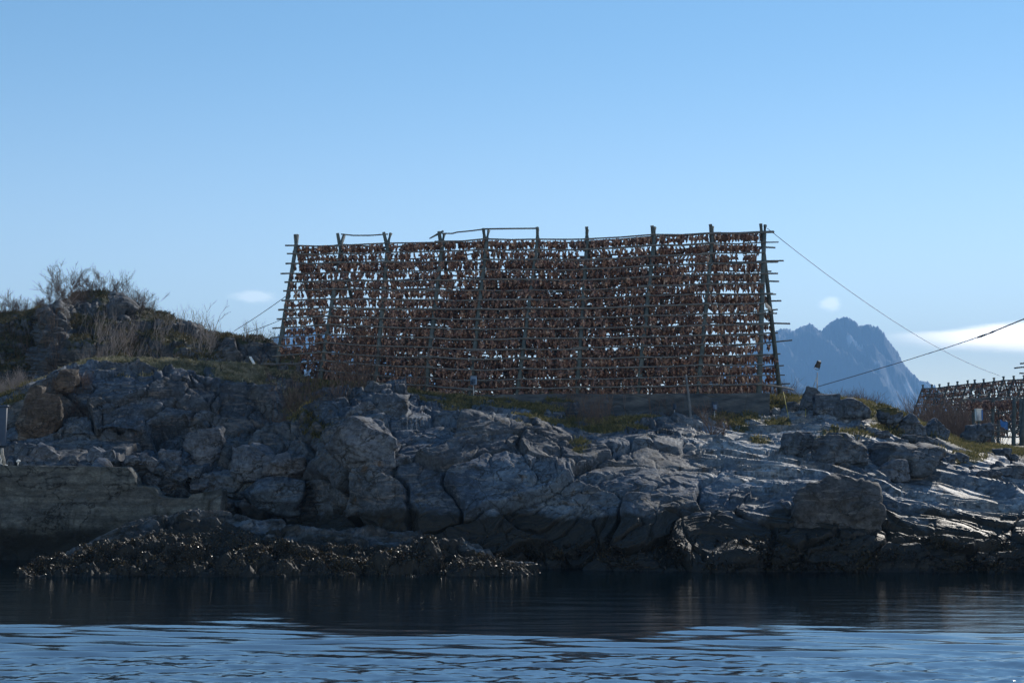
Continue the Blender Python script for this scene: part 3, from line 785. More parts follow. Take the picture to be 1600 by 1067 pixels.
def boulder(label, px, pyb, w, h, mat='rock', seed=0, sheet=None, tilt=0, group=None, moss=0.0, planes=13, soft=26.0, dY=0.0, name='boulder', cat='boulder', peak=0.0, dep=.9):
    sheet = sheet or A
    r = np.random.default_rng(seed + 1000)
    q = sheet.at(px, pyb - h * .12, 1.2)
    Y = q[1] + dY
    c = W(px, pyb - h / 2, Y)
    sw = w / F * Y / 2 * 1.06; sh = h / F * Y / 2 * 1.1
    V, T = ico(5)
    n = r.normal(size=(planes, 3)); n /= np.linalg.norm(n, axis=1)[:, None]
    hh = r.uniform(.62, .98, planes)
    n = np.concatenate([n, [[0, 0, 1], [1, 0, 0], [-1, 0, 0], [0, -1, .15], [0, 0, -1.]]]); hh = np.concatenate([hh, [.9, .9, .9, .8, .9]])
    if peak: n = np.concatenate([n, [[.75, 0, .66], [-.75, 0, .66]]]); hh = np.concatenate([hh, [.62 - peak * .1, .62 - peak * .1]])
    d = V @ n.T
    rad = np.where(d > .05, hh[None] / np.maximum(d, .05), 9)
    k = soft
    rad = -np.log(np.exp(-k * rad).sum(1)) / k
    P = V * rad[:, None]
    s = np.array([sw, sw * dep, sh])
    P = P / np.abs(P).max(0) * s
    a = math.radians(tilt); ca, sa = math.cos(a), math.sin(a)
    P = np.stack([P[:, 0] * ca + P[:, 2] * sa, P[:, 1], -P[:, 0] * sa + P[:, 2] * ca], -1)
    Nn = V
    wp = P + c
    b2, i2 = blocks(wp, (1.3, 1.3, 1.9), 31 + seed, .05, .09, .07, .07)
    P = P + Nn * ((b2 + ridged(wp * np.array([.8, .8, 3.4]), 4, seed) * .09 - .06 + fbm(wp * 4, 4, seed) * .035) * min(1.15, sw / .5))[:, None]
    g = np.clip(moss * 1.3 * sstep(.3, .8, V[:, 2]), 0, 1)
    wet = sstep(1.5, .3, (P + c)[:, 2])
    o = mobj(name, P, None, T, M[mat], mask=np.stack([g, wet, np.full(len(P), float(r.uniform(0, .45)))], -1))
    o.location = c
    return tag(o, label, cat, group)

B = [
 ('leaning dark slab of rock behind the floodlight post', 1270, 648, 30, 46, 'rock', 1, dict(tilt=18, planes=8)),
 ('square dark block of rock right of the leaning slab', 1293, 657, 38, 40, 'rock', 2, dict(planes=6)),
 ('rounded pale boulder right of the square dark block', 1331, 662, 50, 38, 'rock', 3, dict(planes=16)),
 ('small stone wedged in the hollow below the foundation corner', 1240, 645, 22, 18, 'rock', 4, {}),
 ('flat-topped boulder on the right skyline with sunlit top', 1390, 668, 36, 26, 'rock', 5, dict(moss=.5)),
 ('dark triangular boulder with a sunlit right edge', 1424, 682, 46, 34, 'rock', 6, dict(peak=.5)),
 ('pointed dark boulder right of the triangular one', 1462, 690, 42, 40, 'rock', 7, dict(peak=1.2)),
 ('big dark boulder in front of the low rack', 1527, 700, 44, 40, 'rock', 8, dict(planes=15)),
 ('square block of rock above the smooth slope, below mossy ledge', 1246, 712, 42, 34, 'rock', 9, dict(planes=7, moss=.3)),
 ('broad rounded boulder with mossy top in the middle of the right slope', 1318, 730, 90, 50, 'rock', 10, dict(moss=.35, planes=15)),
 ('long humped boulder beside the broad mossy one', 1418, 738, 118, 46, 'rock', 11, dict(planes=16)),
 ('small pale block lying at the foot of the long humped boulder', 1398, 748, 44, 28, 'slab', 12, dict(planes=8)),
 ('low flat stone behind the long humped boulder', 1434, 702, 40, 20, 'rock', 13, dict(moss=.3)),
 ('tilted slab with a bright edge left of the big dark boulder', 1488, 706, 46, 24, 'rock', 14, dict(tilt=28, planes=8)),
 ('rounded stone on the lower right ledge', 1546, 756, 40, 22, 'rock', 15, {}),
 ('wide low boulder at the right edge above the ledge', 1580, 752, 60, 26, 'rock', 16, {}),
 ('large pale angular boulder in the cove left of centre', 396, 750, 62, 52, 'slab', 17, dict(planes=9)),
 ('pale boulder with pointed right end beside the angular one', 446, 750, 66, 42, 'slab', 18, dict(planes=10)),
 ('pale knobbly stone standing at the foot of the left cliff', 268, 728, 34, 26, 'slab', 19, dict(planes=9)),
 ('tall pale boulder leaning on the left cliff foot', 322, 728, 56, 54, 'slab', 20, dict(planes=10, tilt=-10)),
 ('big rounded fissured boulder behind the seaweed ledge', 430, 806, 96, 62, 'rock', 21, dict(planes=17)),
 ('rounded boulder right of the fissured one above the seaweed ledge', 500, 826, 60, 54, 'rock', 22, dict(planes=15)),
 ('huge squarish boulder with cracked face at mid slope', 566, 728, 108, 76, 'slab', 23, dict(planes=9, moss=.25)),
 ('pale wedge-shaped boulder above the huge squarish one', 572, 662, 54, 40, 'slab', 24, dict(peak=.8, planes=7)),
 ('grey boulder behind the pale wedge-shaped one', 604, 656, 62, 40, 'rock', 25, dict(moss=.3)),
 ('brown slab standing beside the grey cabinet', 44, 690, 32, 84, 'brownrock', 26, dict(planes=7, tilt=8)),
 ('dark brown slab leaning on the left cliff', 68, 694, 48, 78, 'brownrock', 27, dict(planes=8, tilt=14)),
 ('round brown boulder perched on the left cliff edge', 106, 618, 34, 44, 'brownrock', 28, dict(moss=.3)),
 ('cracked lump of broken concrete at the end of the sea wall', 252, 772, 30, 26, 'concrete2', 29, dict(planes=7)),
 ('rounded stone beside the broken concrete lump', 266, 774, 22, 24, 'rock', 30, {}),
 ('massive smooth brownish boulder jutting out near the right waterline', 1306, 852, 126, 104, 'face', 31, dict(planes=7, dep=1.2, dY=.8, tilt=8, soft=11.0)),
]
for lb, x, y, w, h, mt, sd_, kw in B:
    boulder(lb, x, y, w, h, mt, sd_, **kw)
rr = random.Random(5)
for k in range(22):
    x = rr.uniform(6, 235); w = rr.uniform(10, 38)
    boulder('pale angular stone in the rubble on top of the sea wall', x, rr.uniform(722, 731), w, w * rr.uniform(.4, .9), rr.choice(('slab', 'rock', 'slab')), 60 + k, planes=rr.choice((5, 8, 12)), tilt=rr.uniform(-35, 35), group='rubble stones behind the sea wall', name='rubble_stone', cat='stone')
for k in range(14):
    x = rr.uniform(215, 340); w = rr.uniform(16, 30)
    boulder('pale angular stone in the rubble slope right of the sea wall', x, rr.uniform(742, 778), w, w * rr.uniform(.5, .95), rr.choice(('slab', 'rock')), 90 + k, planes=rr.choice((5, 8, 12)), tilt=rr.uniform(-35, 35), group='rubble stones beside the broken wall end', name='rubble_stone', cat='stone')
for k in range(16):
    x = rr.uniform(1370, 1600); y = 690 + (x - 1370) * .16 + rr.uniform(-8, 30); w = rr.uniform(16, 32)
    boulder('small grey stone lying among the larger boulders of the right slope', x, y, w, w * .7, 'rock', 120 + k, group='small stones on the right slope', name='loose_stone', cat='stone', moss=.2)

# ---------------------------------------------------------------- concrete sea wall and rack foundation
def wall_sheet(name, pxs, tops, bots, Yf, thick, mat, bulge, label, seed, step=1.5):
    c = np.arange(pxs[0], pxs[-1] + .01, step)
    tp = np.interp(c, pxs, tops); bt = np.interp(c, pxs, bots); Y = np.interp(c, pxs, Yf)
    nr = 60
    f = np.linspace(0, 1, nr)[:, None]
    G = W(c[None], bt[None] * (1 - f) + tp[None] * f, np.broadcast_to(Y, (nr, len(c))))
    P = G.reshape(-1, 3)
    d = fbm(P * np.array([.8, .8, 1.2]), 4, seed) * .10 + fbm(P * 5, 3, seed + 3) * .02
    w1, w2, r, v = worley(P * np.array([.5, .5, .9]), seed)
    d += bulge * (1 - w1) * np.repeat((1 - f[:, 0]) ** 1.2, len(c))
    cr = sstep(.03, 0, np.abs(noise(P * np.array([.6, .6, .9]), seed + 8))) * .05
    d -= cr
    P = P.copy(); P[:, 1] -= d
    P[:, 2] += np.repeat(sstep(.9, 1, f[:, 0]), len(c)) * fbm(P * np.array([2.2, .1, .1]), 3, seed + 6) * .03
    Gp = P.reshape(nr, len(c), 3)
    back = Gp[-1:].copy(); back = np.repeat(back, 6, 0)
    for i in range(6):
        back[i, :, 1] += thick * min(1, (i + 1) / 4); back[i, :, 2] += fbm(back[i] * 2, 3, seed + 2) * .03
    back[4:, :, 2] -= np.array([.5, 2.2])[:, None]
    G2 = np.concatenate([Gp, back])
    n0 = len(G2)
    # end faces
    V = G2.reshape(-1, 3); Q = gridq(*G2.shape[:2])
    ex = []
    for j in (0, len(c) - 1):
        col = np.arange(n0) * len(c) + j
        m = len(V)
        e = V[col[:nr]].copy(); b_ = e.copy(); b_[:, 1] += thick
        V = np.concatenate([V, b_])
        q = np.stack([col[:nr - 1], col[1:nr], m + np.arange(1, nr), m + np.arange(nr - 1)], -1)
        ex.append(q if j == 0 else q[:, ::-1])
    o = mobj(name, V, np.concatenate([Q] + ex), None, M[mat])
    o.data.polygons.foreach_set('use_smooth', np.concatenate([np.ones(len(Q), bool), np.zeros(sum(len(x) for x in ex), bool)]))
    return o
o = wall_sheet('sea_wall', [-420, 60, 198, 204, 210, 214, 240, 249, 262, 293, 300, 322, 345, 349], [727, 727.5, 729.5, 736, 746, 759, 761, 774, 778, 779, 772, 769, 763, 768],
               [898, 898, 890, 888, 885, 884, 870, 862, 850, 832, 826, 812, 800, 796], [48.4, 48.4, 48.4, 48.4, 48.4, 48.4, 48.5, 48.5, 48.6, 48.6, 48.6, 48.6, 48.7, 48.7], .8, 'concrete', .85, '', 3)
tag(o, 'weathered concrete sea wall with broken stepped right end', 'sea wall')
o = wall_sheet('foundation_wall', [690, 780, 860, 960, 1060, 1130, 1204], [617, 616, 615, 615.5, 614.5, 615, 614], [668, 672, 672, 676, 680, 680, 672], [62.2, 61.8, 61.4, 60.9, 60.4, 60.0, 59.6], 1.3, 'concrete2', .05, '', 23)
tag(o, 'long low concrete foundation wall under the big drying rack', 'foundation')

# ---------------------------------------------------------------- drying rack
FR = [(463, 367, 432, 578, 'A'), (532, 366, 500, 595, 'V'), (605, 364, 587, 603, 'V'), (690, 363, 665, 607, 'V'), (759, 359, 734, 616, 'V'), (840, 357, 809, 614, 'A'), (917, 357, 902, 614, 'A'), (1021, 355, 997, 615, 'P'), (1112, 352, 1091, 614, 'P'), (1192, 350, 1186, 615, 'V')]
RT = [384, 384, 381, 379, 375, 375.5, 376, 369, 366, 365]
RB = [600, 592, 601, 604, 610, 607, 607, 606, 603, 602]
rk = random.Random(11)
tops = []; feet = []; rears = []
for (a, b, c_, d_, ty) in FR:
    Yt = 67.6 + (63.6 - 67.6) * (a - 463) / (1192 - 463)
    T_ = W(a, b, Yt); Ff = W(c_, d_, Yt - 3.1)
    Bk = np.array([T_[0] + 1.35, Yt + 3.3, Ff[2] - .35])
    tops.append(T_); feet.append(Ff); rears.append(Bk)
tops = np.array(tops); feet = np.array(feet); rears = np.array(rears)
rack = empty('drying_rack', tuple((feet[4] + rears[4]) / 2)); loc0 = np.array(rack.location)
tag(rack, 'large wooden fish drying rack of ten A-frames and stacked rails on the rock', 'drying rack')

def jtube(p0, p1, r0, r1, n=8, segs=5, jit=.012, sag=0.0):
    t = np.linspace(0, 1, segs + 1)[:, None]
    pts = np.asarray(p0)[None] * (1 - t) + np.asarray(p1)[None] * t
    j = rng.normal(size=pts.shape) * jit; j[0] = j[-1] = 0
    pts = pts + j; pts[:, 2] -= sag * (4 * t[:, 0] * (1 - t[:, 0]))
    return MB().tube(pts, np.linspace(r0, r1, segs + 1) * rng.uniform(.94, 1.06, segs + 1), n)

def part(mb, name, mat, parent, off):
    o = mb.obj(name, M[mat], None, smooth=True)
    o.data.transform(Matrix.Translation(Vector(-off)))
    o.parent = parent
    return o

def legline(i, back, z):
    """point on a leg at height z: the two legs cross a little below the top"""
    T_ = tops[i]; E = rears[i] if back else feet[i]
    s = (T_[2] - .5 - z) / (T_[2] - .5 - E[2])
    C = T_ - np.array([0, 0, .5])
    return C + (E - C) * s
for i, fr in enumerate(FR):
    ty = fr[4]
    for back in (0, 1):
        E = rears[i] if back else feet[i]
        C = tops[i] - np.array([0, 0, .5])
        d = C - E
        side = {'V': .13, 'A': .02, 'P': .075}[ty] * (1 if not back else -1)
        tp = C + d / np.linalg.norm(d) * rk.uniform(.47, .56)
        tp[0] = tops[i][0] + side + rk.uniform(-.02, .02); tp[2] = tops[i][2] + rk.uniform(-.05, .03)
        foot = E + (E - C) / np.linalg.norm(E - C) * .35
        mid = C + np.array([side * .35, -.07 if not back else .07, 0])
        pts = [foot, foot * .66 + mid * .34, foot * .33 + mid * .67, mid, tp]
        part(MB().tube(np.array(pts), np.array([.125, .115, .105, .095, .085]) * rk.uniform(.9, 1.08), 9), 'leg', 'pole', rack, loc0)

def rz(i, row):
    py = RT[i] + (RB[i] - RT[i]) / 15 * row
    # height on the front leg that shows at that row
    zt, zb = tops[i][2] - .5, feet[i][2]
    zs = np.linspace(zt + .4, zb - .5, 60)
    pts = np.array([legline(i, 0, z) for z in zs])
    return float(np.interp(py, PX(pts)[1], zs))
RZ = np.array([[rz(i, r) for r in range(16)] for i in range(10)])
fr_pts = np.array([[legline(i, 0, RZ[i, r]) + np.array([-.03, -.15, 0]) for r in range(16)] for i in range(10)])
bk_pts = np.array([[legline(i, 1, RZ[i, r] - rk.uniform(-.1, .22)) + np.array([.03, .15, 0]) for r in range(16)] for i in range(10)])
rails = []   # (points, visible rank)
def raillines(P, r, first, last, ext_l, ext_r, dz=.012):
    out = []; i = first
    while i < last:
        j = min(last, i + rk.choice([2, 3, 3, 4]))
        pts = [P[k, r] + np.array([0, 0, rk.uniform(-dz, dz)]) for k in range(i, j + 1)]
        e0 = ext_l if i == 0 else rk.uniform(.15, .5); e1 = ext_r if j == last else rk.uniform(.15, .5)
        d0 = pts[0] - pts[1]; d1 = pts[-1] - pts[-2]
        pts = [pts[0] + d0 / np.linalg.norm(d0) * e0] + pts + [pts[-1] + d1 / np.linalg.norm(d1) * e1]
        off = np.array([0, -.05 * (rk.random() < .5), rk.uniform(-.03, .05)])
        pts = np.array(pts) + off
        q = []
        for k in range(len(pts) - 1):
            q.append(pts[k]); m = (pts[k] + pts[k + 1]) / 2; m[2] -= rk.uniform(0, .05) if np.linalg.norm(pts[k + 1] - pts[k]) > 1.2 else 0; q.append(m)
        q.append(pts[-1])
        rr_ = rk.uniform(.036, .052)
        out.append((np.array(q), np.linspace(rr_, rr_ * rk.uniform(.8, 1.0), len(q)), r))
        i = j
    return out
front = []; back = []
for r in range(16):
    first = 0 if r < 14 else (1 if r == 14 else 2)
    front += raillines(fr_pts, r, first, 9, rk.uniform(.18, .5), rk.choice([.12, .2, .35, .5, .7]))
    back += raillines(bk_pts, r, 0, 9, rk.uniform(.15, .4), rk.choice([.2, .3, .5, .8]))
allr = front + back
for k, (q, rad, r) in enumerate(allr[:99]):
    part(MB().tube(q, rad, 6), 'rail', 'rail', rack, loc0)
rest = MB()
for q, rad, r in allr[99:]: rest.tube(q, rad, 6)

# inner rails across the middle bays
def bound(x):
    return np.interp(x, [430, 500, 600, 690, 750, 805, 1040, 1078, 1086, 1130], [575, 525, 505, 470, 428, 400, 400, 432, 470, 590])
inner = []
for lat in (.36, .68):
    for r in range(2, 16):
        pts = []
        for i in range(10):
            p = fr_pts[i, r] * (1 - lat) + bk_pts[i, r] * lat
            pts.append(p)
        pts = np.array(pts); inner.append((pts, r, lat))
        X_, Y_ = PX(pts)
        xs_ = np.linspace(X_[0], X_[-1], 60)
        d3 = np.stack([np.interp(xs_, X_, pts[:, k]) for k in range(3)], -1)
        ok = PX(d3)[1] > bound(xs_)
        if ok.sum() > 3:
            idx = np.where(ok)[0]; rest.tube(d3[idx[0]:idx[-1] + 1:4], .035, 5)
tag(part(rest, 'rail', 'rail', rack, loc0), kind='stuff')

def poly(pix, dY=0):
    out = []
    for (x, y) in pix:
        Yt = 67.6 + (63.6 - 67.6) * (x - 463) / (1192 - 463)
        out.append(W(x, y, Yt + dY))
    return np.array(out)
part(MB().tube(poly([(533, 366), (552, 368), (578, 368), (606, 366)]), .035, 6), 'ridge_pole', 'rail', rack, loc0)
part(MB().tube(poly([(671, 373), (682, 367), (693, 361)]), [.03, .05, .05], 6), 'ridge_pole', 'pole', rack, loc0)
part(MB().tube(poly([(690, 365), (707, 365), (714, 363), (735, 361), (758, 358)]), .035, 6), 'ridge_pole', 'rail', rack, loc0)
part(MB().tube(poly([(757, 358), (790, 357.5), (842, 357)]), .04, 6), 'ridge_pole', 'rail', rack, loc0)
p0 = W(1196, 476, 62.4); p1 = W(1208, 487, 66.0)
mb = MB(); d = Vector(p1 - p0); mb.box((p0 + p1) / 2, (.035, d.length, .2), M=d.to_track_quat('Y', 'Z').to_matrix()); tag(part(mb, 'brace', 'plank', rack, loc0), 'pale board')
for i in range(1, 9):
    for z_ in (.35, .62):
        zz_ = tops[i][2] - (tops[i][2] - feet[i][2]) * z_
        part(jtube(legline(i, 0, zz_) + np.array([.1, .0, 0]), legline(i, 1, zz_) + np.array([.1, 0, 0]), .045, .045, 6), 'crossbar', 'pole', rack, loc0)
part(MB().tube(np.array([W(1180, 600, 60.3), W(1205, 602.5, 61), W(1228, 606, 61.6), W(1240, 609, 62)]), [.05, .05, .045, .04], 6), 'rail', 'rail', rack, loc0)

# ---------------------------------------------------------------- dried cod heads
def head_mesh(seed):
    r = np.random.default_rng(seed)
    n = 8
    prof = [(0.0, .012, .012), (-.045, .050, .035), (-.11, .085, .055), (-.185, .105, .066), (-.255, .085, .055), (-.315, .045, .03), (-.345, .012, .01)]
    V = []
    for (z, rx, ry) in prof:
        for k in range(n):
            t = 2 * math.pi * k / n
            V.append((math.cos(t) * rx * r.uniform(.82, 1.15), math.sin(t) * ry * r.uniform(.8, 1.2), z + r.uniform(-.012, .012)))
    Q = [[i * n + k, (i + 1) * n + k, (i + 1) * n + (k + 1) % n, i * n + (k + 1) % n] for i in range(len(prof) - 1) for k in range(n)]
    V = list(V)
    # flared gill covers and the loose flap of throat skin, each two-sided shells with a little thickness
    def flap(pts, th=.010):
        b = len(V); m = len(pts) // 2
        for q in pts: V.append(tuple(q))
        for q in pts: V.append((q[0] * .96, q[1] + th, q[2] - .004))
        k = len(pts)
        for j in range(m - 1):
            a0, a1, b0, b1 = 2 * j, 2 * j + 1, 2 * j + 2, 2 * j + 3
            Q.append([b + a0, b + a1, b + b1, b + b0]); Q.append([b + k + a0, b + k + b0, b + k + b1, b + k + a1])
            Q.append([b + a0, b + b0, b + k + b0, b + k + a0]); Q.append([b + a1, b + k + a1, b + k + b1, b + b1])
    for sg in (-1, 1):
        w = r.uniform(.09, .15); dr = r.uniform(-.03, .05)
        flap([(sg * .06, -.02, -.10), (sg * .085, -.02, -.24), (sg * (.07 + w * .5), -.05, -.115 + dr), (sg * (.09 + w * .5), -.03, -.285 + dr), (sg * (.06 + w), -.055 + r.uniform(-.02, .03), -.16 + dr), (sg * (.07 + w), -.02, -.27 + dr)])
        flap([(sg * .03, .02, -.03), (sg * .05, .03, -.10), (sg * .075, .04, .01 + r.uniform(-.02, .03)), (sg * .11, .05, -.07), (sg * .10, .03, .03), (sg * .13, .05, -.03)])
    flap([(-.04, .03, -.24), (.05, .03, -.25), (-.05, .04, -.33), (.06, .05, -.32), (-.02 + r.uniform(-.05, .05), .03, -.40 + r.uniform(0, .04)), (.04, .05, -.39)])
    return np.array(V), np.array(Q)
HV = [head_mesh(s_) for s_ in range(6)]
Hme = [make_mesh('cod_head', v, q, None, M['head'], smooth=False) for v, q in HV]

heads = []   # (position, yaw, tilt, scale, variant, layer, row)
def hang(P0, P1, row, layer, spacing, skip, filt=None, jz=.05):
    L = np.linalg.norm(P1 - P0); x = rk.uniform(.05, .2)
    while x < L - .08:
        p = P0 + (P1 - P0) * (x / L)
        gapn = noise(np.array([[p[0] * .8, layer * 7.3, p[2] * 2.1]]), 3)[0]
        if rk.random() > skip + (.3 if gapn > .38 else 0) and (filt is None or filt(p)):
            for side in ((-1, 1) if rk.random() < .42 else (rk.choice((-1, 1)),)):
                heads.append((p + np.array([rk.uniform(-.05, .05), side * rk.uniform(.06, .10), -.02 - rk.uniform(0, jz)]), rk.uniform(0, 6.28), rk.gauss(0, .22), rk.uniform(.82, 1.2), rk.randrange(6), layer, row))
        x += spacing * rk.uniform(.75, 1.3)
for i in range(9):
    for r in range(16):
        if i == 0 and r > 13 or i == 1 and r > 14: continue
        hang(fr_pts[i, r], fr_pts[i + 1, r], r, 0, .178, .04)
        hang(bk_pts[i, r], bk_pts[i + 1, r], r, 1, .18, .08)
for pts, r, lat in inner:
    for i in range(9):
        hang(pts[i], pts[i + 1], r, 2 + int(lat * 10), .20, .07, lambda p: (lambda a, b: b > bound(a))(*PX(p)), .12)
for i in range(9):   # the lowest bunches trail almost to the ground
    hang(fr_pts[i, 15] * .7 + bk_pts[i, 15] * .3 - np.array([0, 0, .1]), fr_pts[i + 1, 15] * .7 + bk_pts[i + 1, 15] * .3 - np.array([0, 0, .1]), 16, 9, .28, .2)

def hmat(h):
    p, yaw, tilt, s_, v, la, r = h
    return Matrix.Translation(Vector(p)) @ Matrix.Rotation(yaw, 4, 'Z') @ Matrix.Rotation(tilt, 4, 'X') @ Matrix.Diagonal((s_ * .70, s_ * .74, s_ * .98, 1))
ORD = ['topmost', 'second', 'third', 'fourth', 'fifth', 'sixth', 'seventh', 'eighth', 'ninth', 'tenth', 'eleventh', 'twelfth', 'thirteenth', 'fourteenth', 'fifteenth', 'lowest']
fr_idx = sorted([k for k, h in enumerate(heads) if h[5] == 0], key=lambda k: -heads[k][0][0])[:296]
single = set(fr_idx)
for k in fr_idx:
    h = heads[k]
    o = link(bpy.data.objects.new('cod_head', Hme[h[4]])); o.matrix_world = hmat(h)
    bay = 'rightmost bay' if h[0][0] > fr_pts[8, h[6], 0] else 'second bay from the right'
    tag(o, 'brown dried cod head on the %s front rail in the %s' % (ORD[h[6]], bay), 'cod head', 'dried cod heads on the %s rail, %s' % (ORD[h[6]], bay))
mass = [(h[0], h) for k, h in enumerate(heads) if k not in single]

# ---------------------------------------------------------------- the racks beyond, on the right
far = empty('drying_rack', tuple(W(1500, 640, 112))); fo = np.array(far.location)
tag(far, 'distant fish drying rack with a long row of A-frame tops, right of the mountain', 'drying rack')
fx = [1442, 1456, 1468, 1482, 1496, 1512, 1523, 1537, 1553, 1568, 1584, 1600, 1616, 1632]
ft = [601, 600.5, 600, 597.5, 596, 594, 593, 592, 590, 588, 587, 586, 585, 584]
fT = []; fF = []; fB = []
for k, (x, y) in enumerate(zip(fx, ft)):
    Yk = 121 - k * 1.0
    t_ = W(x, y, Yk); fT.append(t_)
    fF.append(np.array([t_[0] - 2.3, Yk - 2.2, t_[2] - 4.6])); fB.append(np.array([t_[0] + 2.2, Yk + 2.2, t_[2] - 4.6]))
for k in range(len(fx)):
    c_ = fT[k] - np.array([0, 0, .18])
    for e, sg in ((fF[k], 1), (fB[k], -1)):
        tip = np.array([fT[k][0] + .05 * sg, fT[k][1], fT[k][2]])
        part(MB().tube(np.array([e, c_, tip]), [.085, .07, .08], 6), 'leg', 'pole', far, fo)
for r in range(9):
    f_ = .075 + r * .105
    for Ee in (fF, fB):
        pts = np.array([fT[k] + (Ee[k] - fT[k]) * f_ + np.array([0, -.12 if Ee is fF else .12, 0]) for k in range(len(fx))])
        part(MB().tube(pts, .04, 5), 'rail', 'rail', far, fo)
        for k in range(len(fx) - 1):
            L = np.linalg.norm(pts[k + 1] - pts[k])
            for q in np.arange(.1, L, .26):
                if rk.random() < .9: mass.append((pts[k] + (pts[k + 1] - pts[k]) * q / L - np.array([0, 0, .03 + rk.random() * .06]), (None, rk.uniform(0, 6.3), rk.gauss(0, .2), rk.uniform(.9, 1.3), rk.randrange(6), 0, 0)))

low = empty('drying_rack', tuple(W(1560, 690, 86))); lo = np.array(low.location)
tag(low, 'low open drying rack with one row of red brown fish heads at the right edge', 'drying rack')
for x, yb, Yk, r_ in ((1521, 676, 86, .09), (1551, 700, 85.6, .10), (1584, 700, 85.2, .13), (1610, 700, 85, .13), (1530, 690, 90, .08), (1560, 690, 90, .08), (1596, 700, 84.2, .15)):
    part(jtube(W(x, yb + 8, Yk), W(x + .5, 622, Yk), r_, r_ * .9, 8), 'post', 'pole', low, lo)
for (x0, y0, x1, y1, Yk) in ((1504, 624, 1560, 622.5, 85.7), (1538, 622, 1625, 619, 85.3), (1515, 626, 1625, 624, 89.5), (1545, 663.5, 1600, 664.5, 85.2), (1548, 673, 1625, 674, 85.2), (1545, 682, 1625, 683, 86)):
    part(jtube(W(x0, y0, Yk), W(x1, y1, Yk), .06, .05, 6), 'rail', 'rail', low, lo)
for Yk in (85.4, 86.5, 88.5, 89.4):
    for x in np.arange(1513, 1625, 4.2):
        if rk.random() < .93:
            mass.append((W(x + rk.uniform(-2, 2), 625 + rk.uniform(0, 4.5), Yk), (None, rk.uniform(0, 6.3), rk.gauss(0, .25), rk.uniform(1.0, 1.35), rk.randrange(6), 0, 0)))
            if rk.random() < .45: mass.append((W(x + rk.uniform(-2, 2), 630 + rk.uniform(0, 3), Yk), (None, rk.uniform(0, 6.3), rk.gauss(0, .25), rk.uniform(1.0, 1.3), rk.randrange(6), 0, 0)))
for x in np.arange(1553, 1578, 4.5):
    mass.append((W(x, 647 + rk.uniform(0, 3), 87.5), (None, rk.uniform(0, 6.3), .2, 1.2, rk.randrange(6), 0, 0)))
for x in np.arange(1588, 1612, 5):
    mass.append((W(x, 643 + rk.uniform(0, 6), 87.5), (None, rk.uniform(0, 6.3), .2, 1.2, rk.randrange(6), 0, 0)))
part(jtube(W(1552, 646, 87.5), W(1612, 641, 87.5), .04, .04, 6), 'rail', 'rail', low, lo)
part(jtube(W(1585, 575, 84), W(1640, 570, 84), .05, .05, 6), 'rail', 'rail', low, lo)
part(jtube(W(1596, 700, 84), W(1607, 560, 84), .14, .1, 8), 'post', 'pole', low, lo)
part(jtube(W(1594, 568, 83.8), W(1650, 566, 83.8), .05, .05, 6), 'rail', 'rail', low, lo)
part(jtube(W(1593, 583, 83.8), W(1650, 583, 83.8), .05, .05, 6), 'rail', 'rail', low, lo)

def mass_mesh():
    Vs = []; Qs = []; n = 0
    for p, h in mass:
        v, q = HV[h[4]]
        m = np.array(hmat((p,) + tuple(h[1:])))
        Vs.append(v @ m[:3, :3].T + m[:3, 3]); Qs.append(q + n); n += len(v)
    o = mobj('cod_heads', np.concatenate(Vs), np.concatenate(Qs), None, M['head'], smooth=False)
    tag(o, 'mass of brown dried cod heads filling the racks', kind='stuff')
mass_mesh()

# ---------------------------------------------------------------- wires, lamp, signs, posts
def wire(pts, r, label, sag=0.0, n=14, name='guy_wire'):
    pts = np.array(pts)
    if len(pts) == 2:
        t = np.linspace(0, 1, n)[:, None]
        pts = pts[0] * (1 - t) + pts[1] * t; pts[:, 2] -= sag * 4 * t[:, 0] * (1 - t[:, 0])
    o = MB().tube(pts, r, 5).obj(name, M['wire'], None, True)
    return tag(o, label, 'wire')
wire([W(1199, 357, 63.6), W(1562, 587, 112)], .015, 'guy wire from the right top of the big rack down to the distant rack', .8)
wire([W(452, 459, 66), W(366, 517, 74)], .016, 'upper guy wire at the left end of the big rack', .05)
wire([W(447, 496, 65), W(380, 521, 72)], .014, 'lower guy wire at the left end of the big rack', .05)
cbl = empty('cable', tuple(W(1284, 603, 60))); co = np.array(cbl.location)
tag(cbl, 'cable with a turnbuckle rising from the rocks to the right edge', 'cable')
pts = np.array([W(x, y, 60 - (x - 1283) * .03) for x, y in ((1278, 604), (1330, 589), (1420, 562), (1480, 543), (1525, 528))])
part(MB().tube(pts, .015, 5), 'wire', 'wire', cbl, co)
pts2 = np.array([W(x, y, 60 - (x - 1283) * .03) for x, y in ((1525, 528), (1530, 526.5), (1538, 523.5), (1544, 521.5))])
part(MB().tube(pts2, [.015, .036, .036, .015], 6), 'turnbuckle', 'wire', cbl, co)
pts3 = np.array([W(x, y, 60 - (x - 1283) * .03) for x, y in ((1544, 521.5), (1550, 519), (1556, 516.5), (1640, 482))])
part(MB().tube(pts3, [.022, .034, .022, .024], 6), 'rope', 'wire', cbl, co)

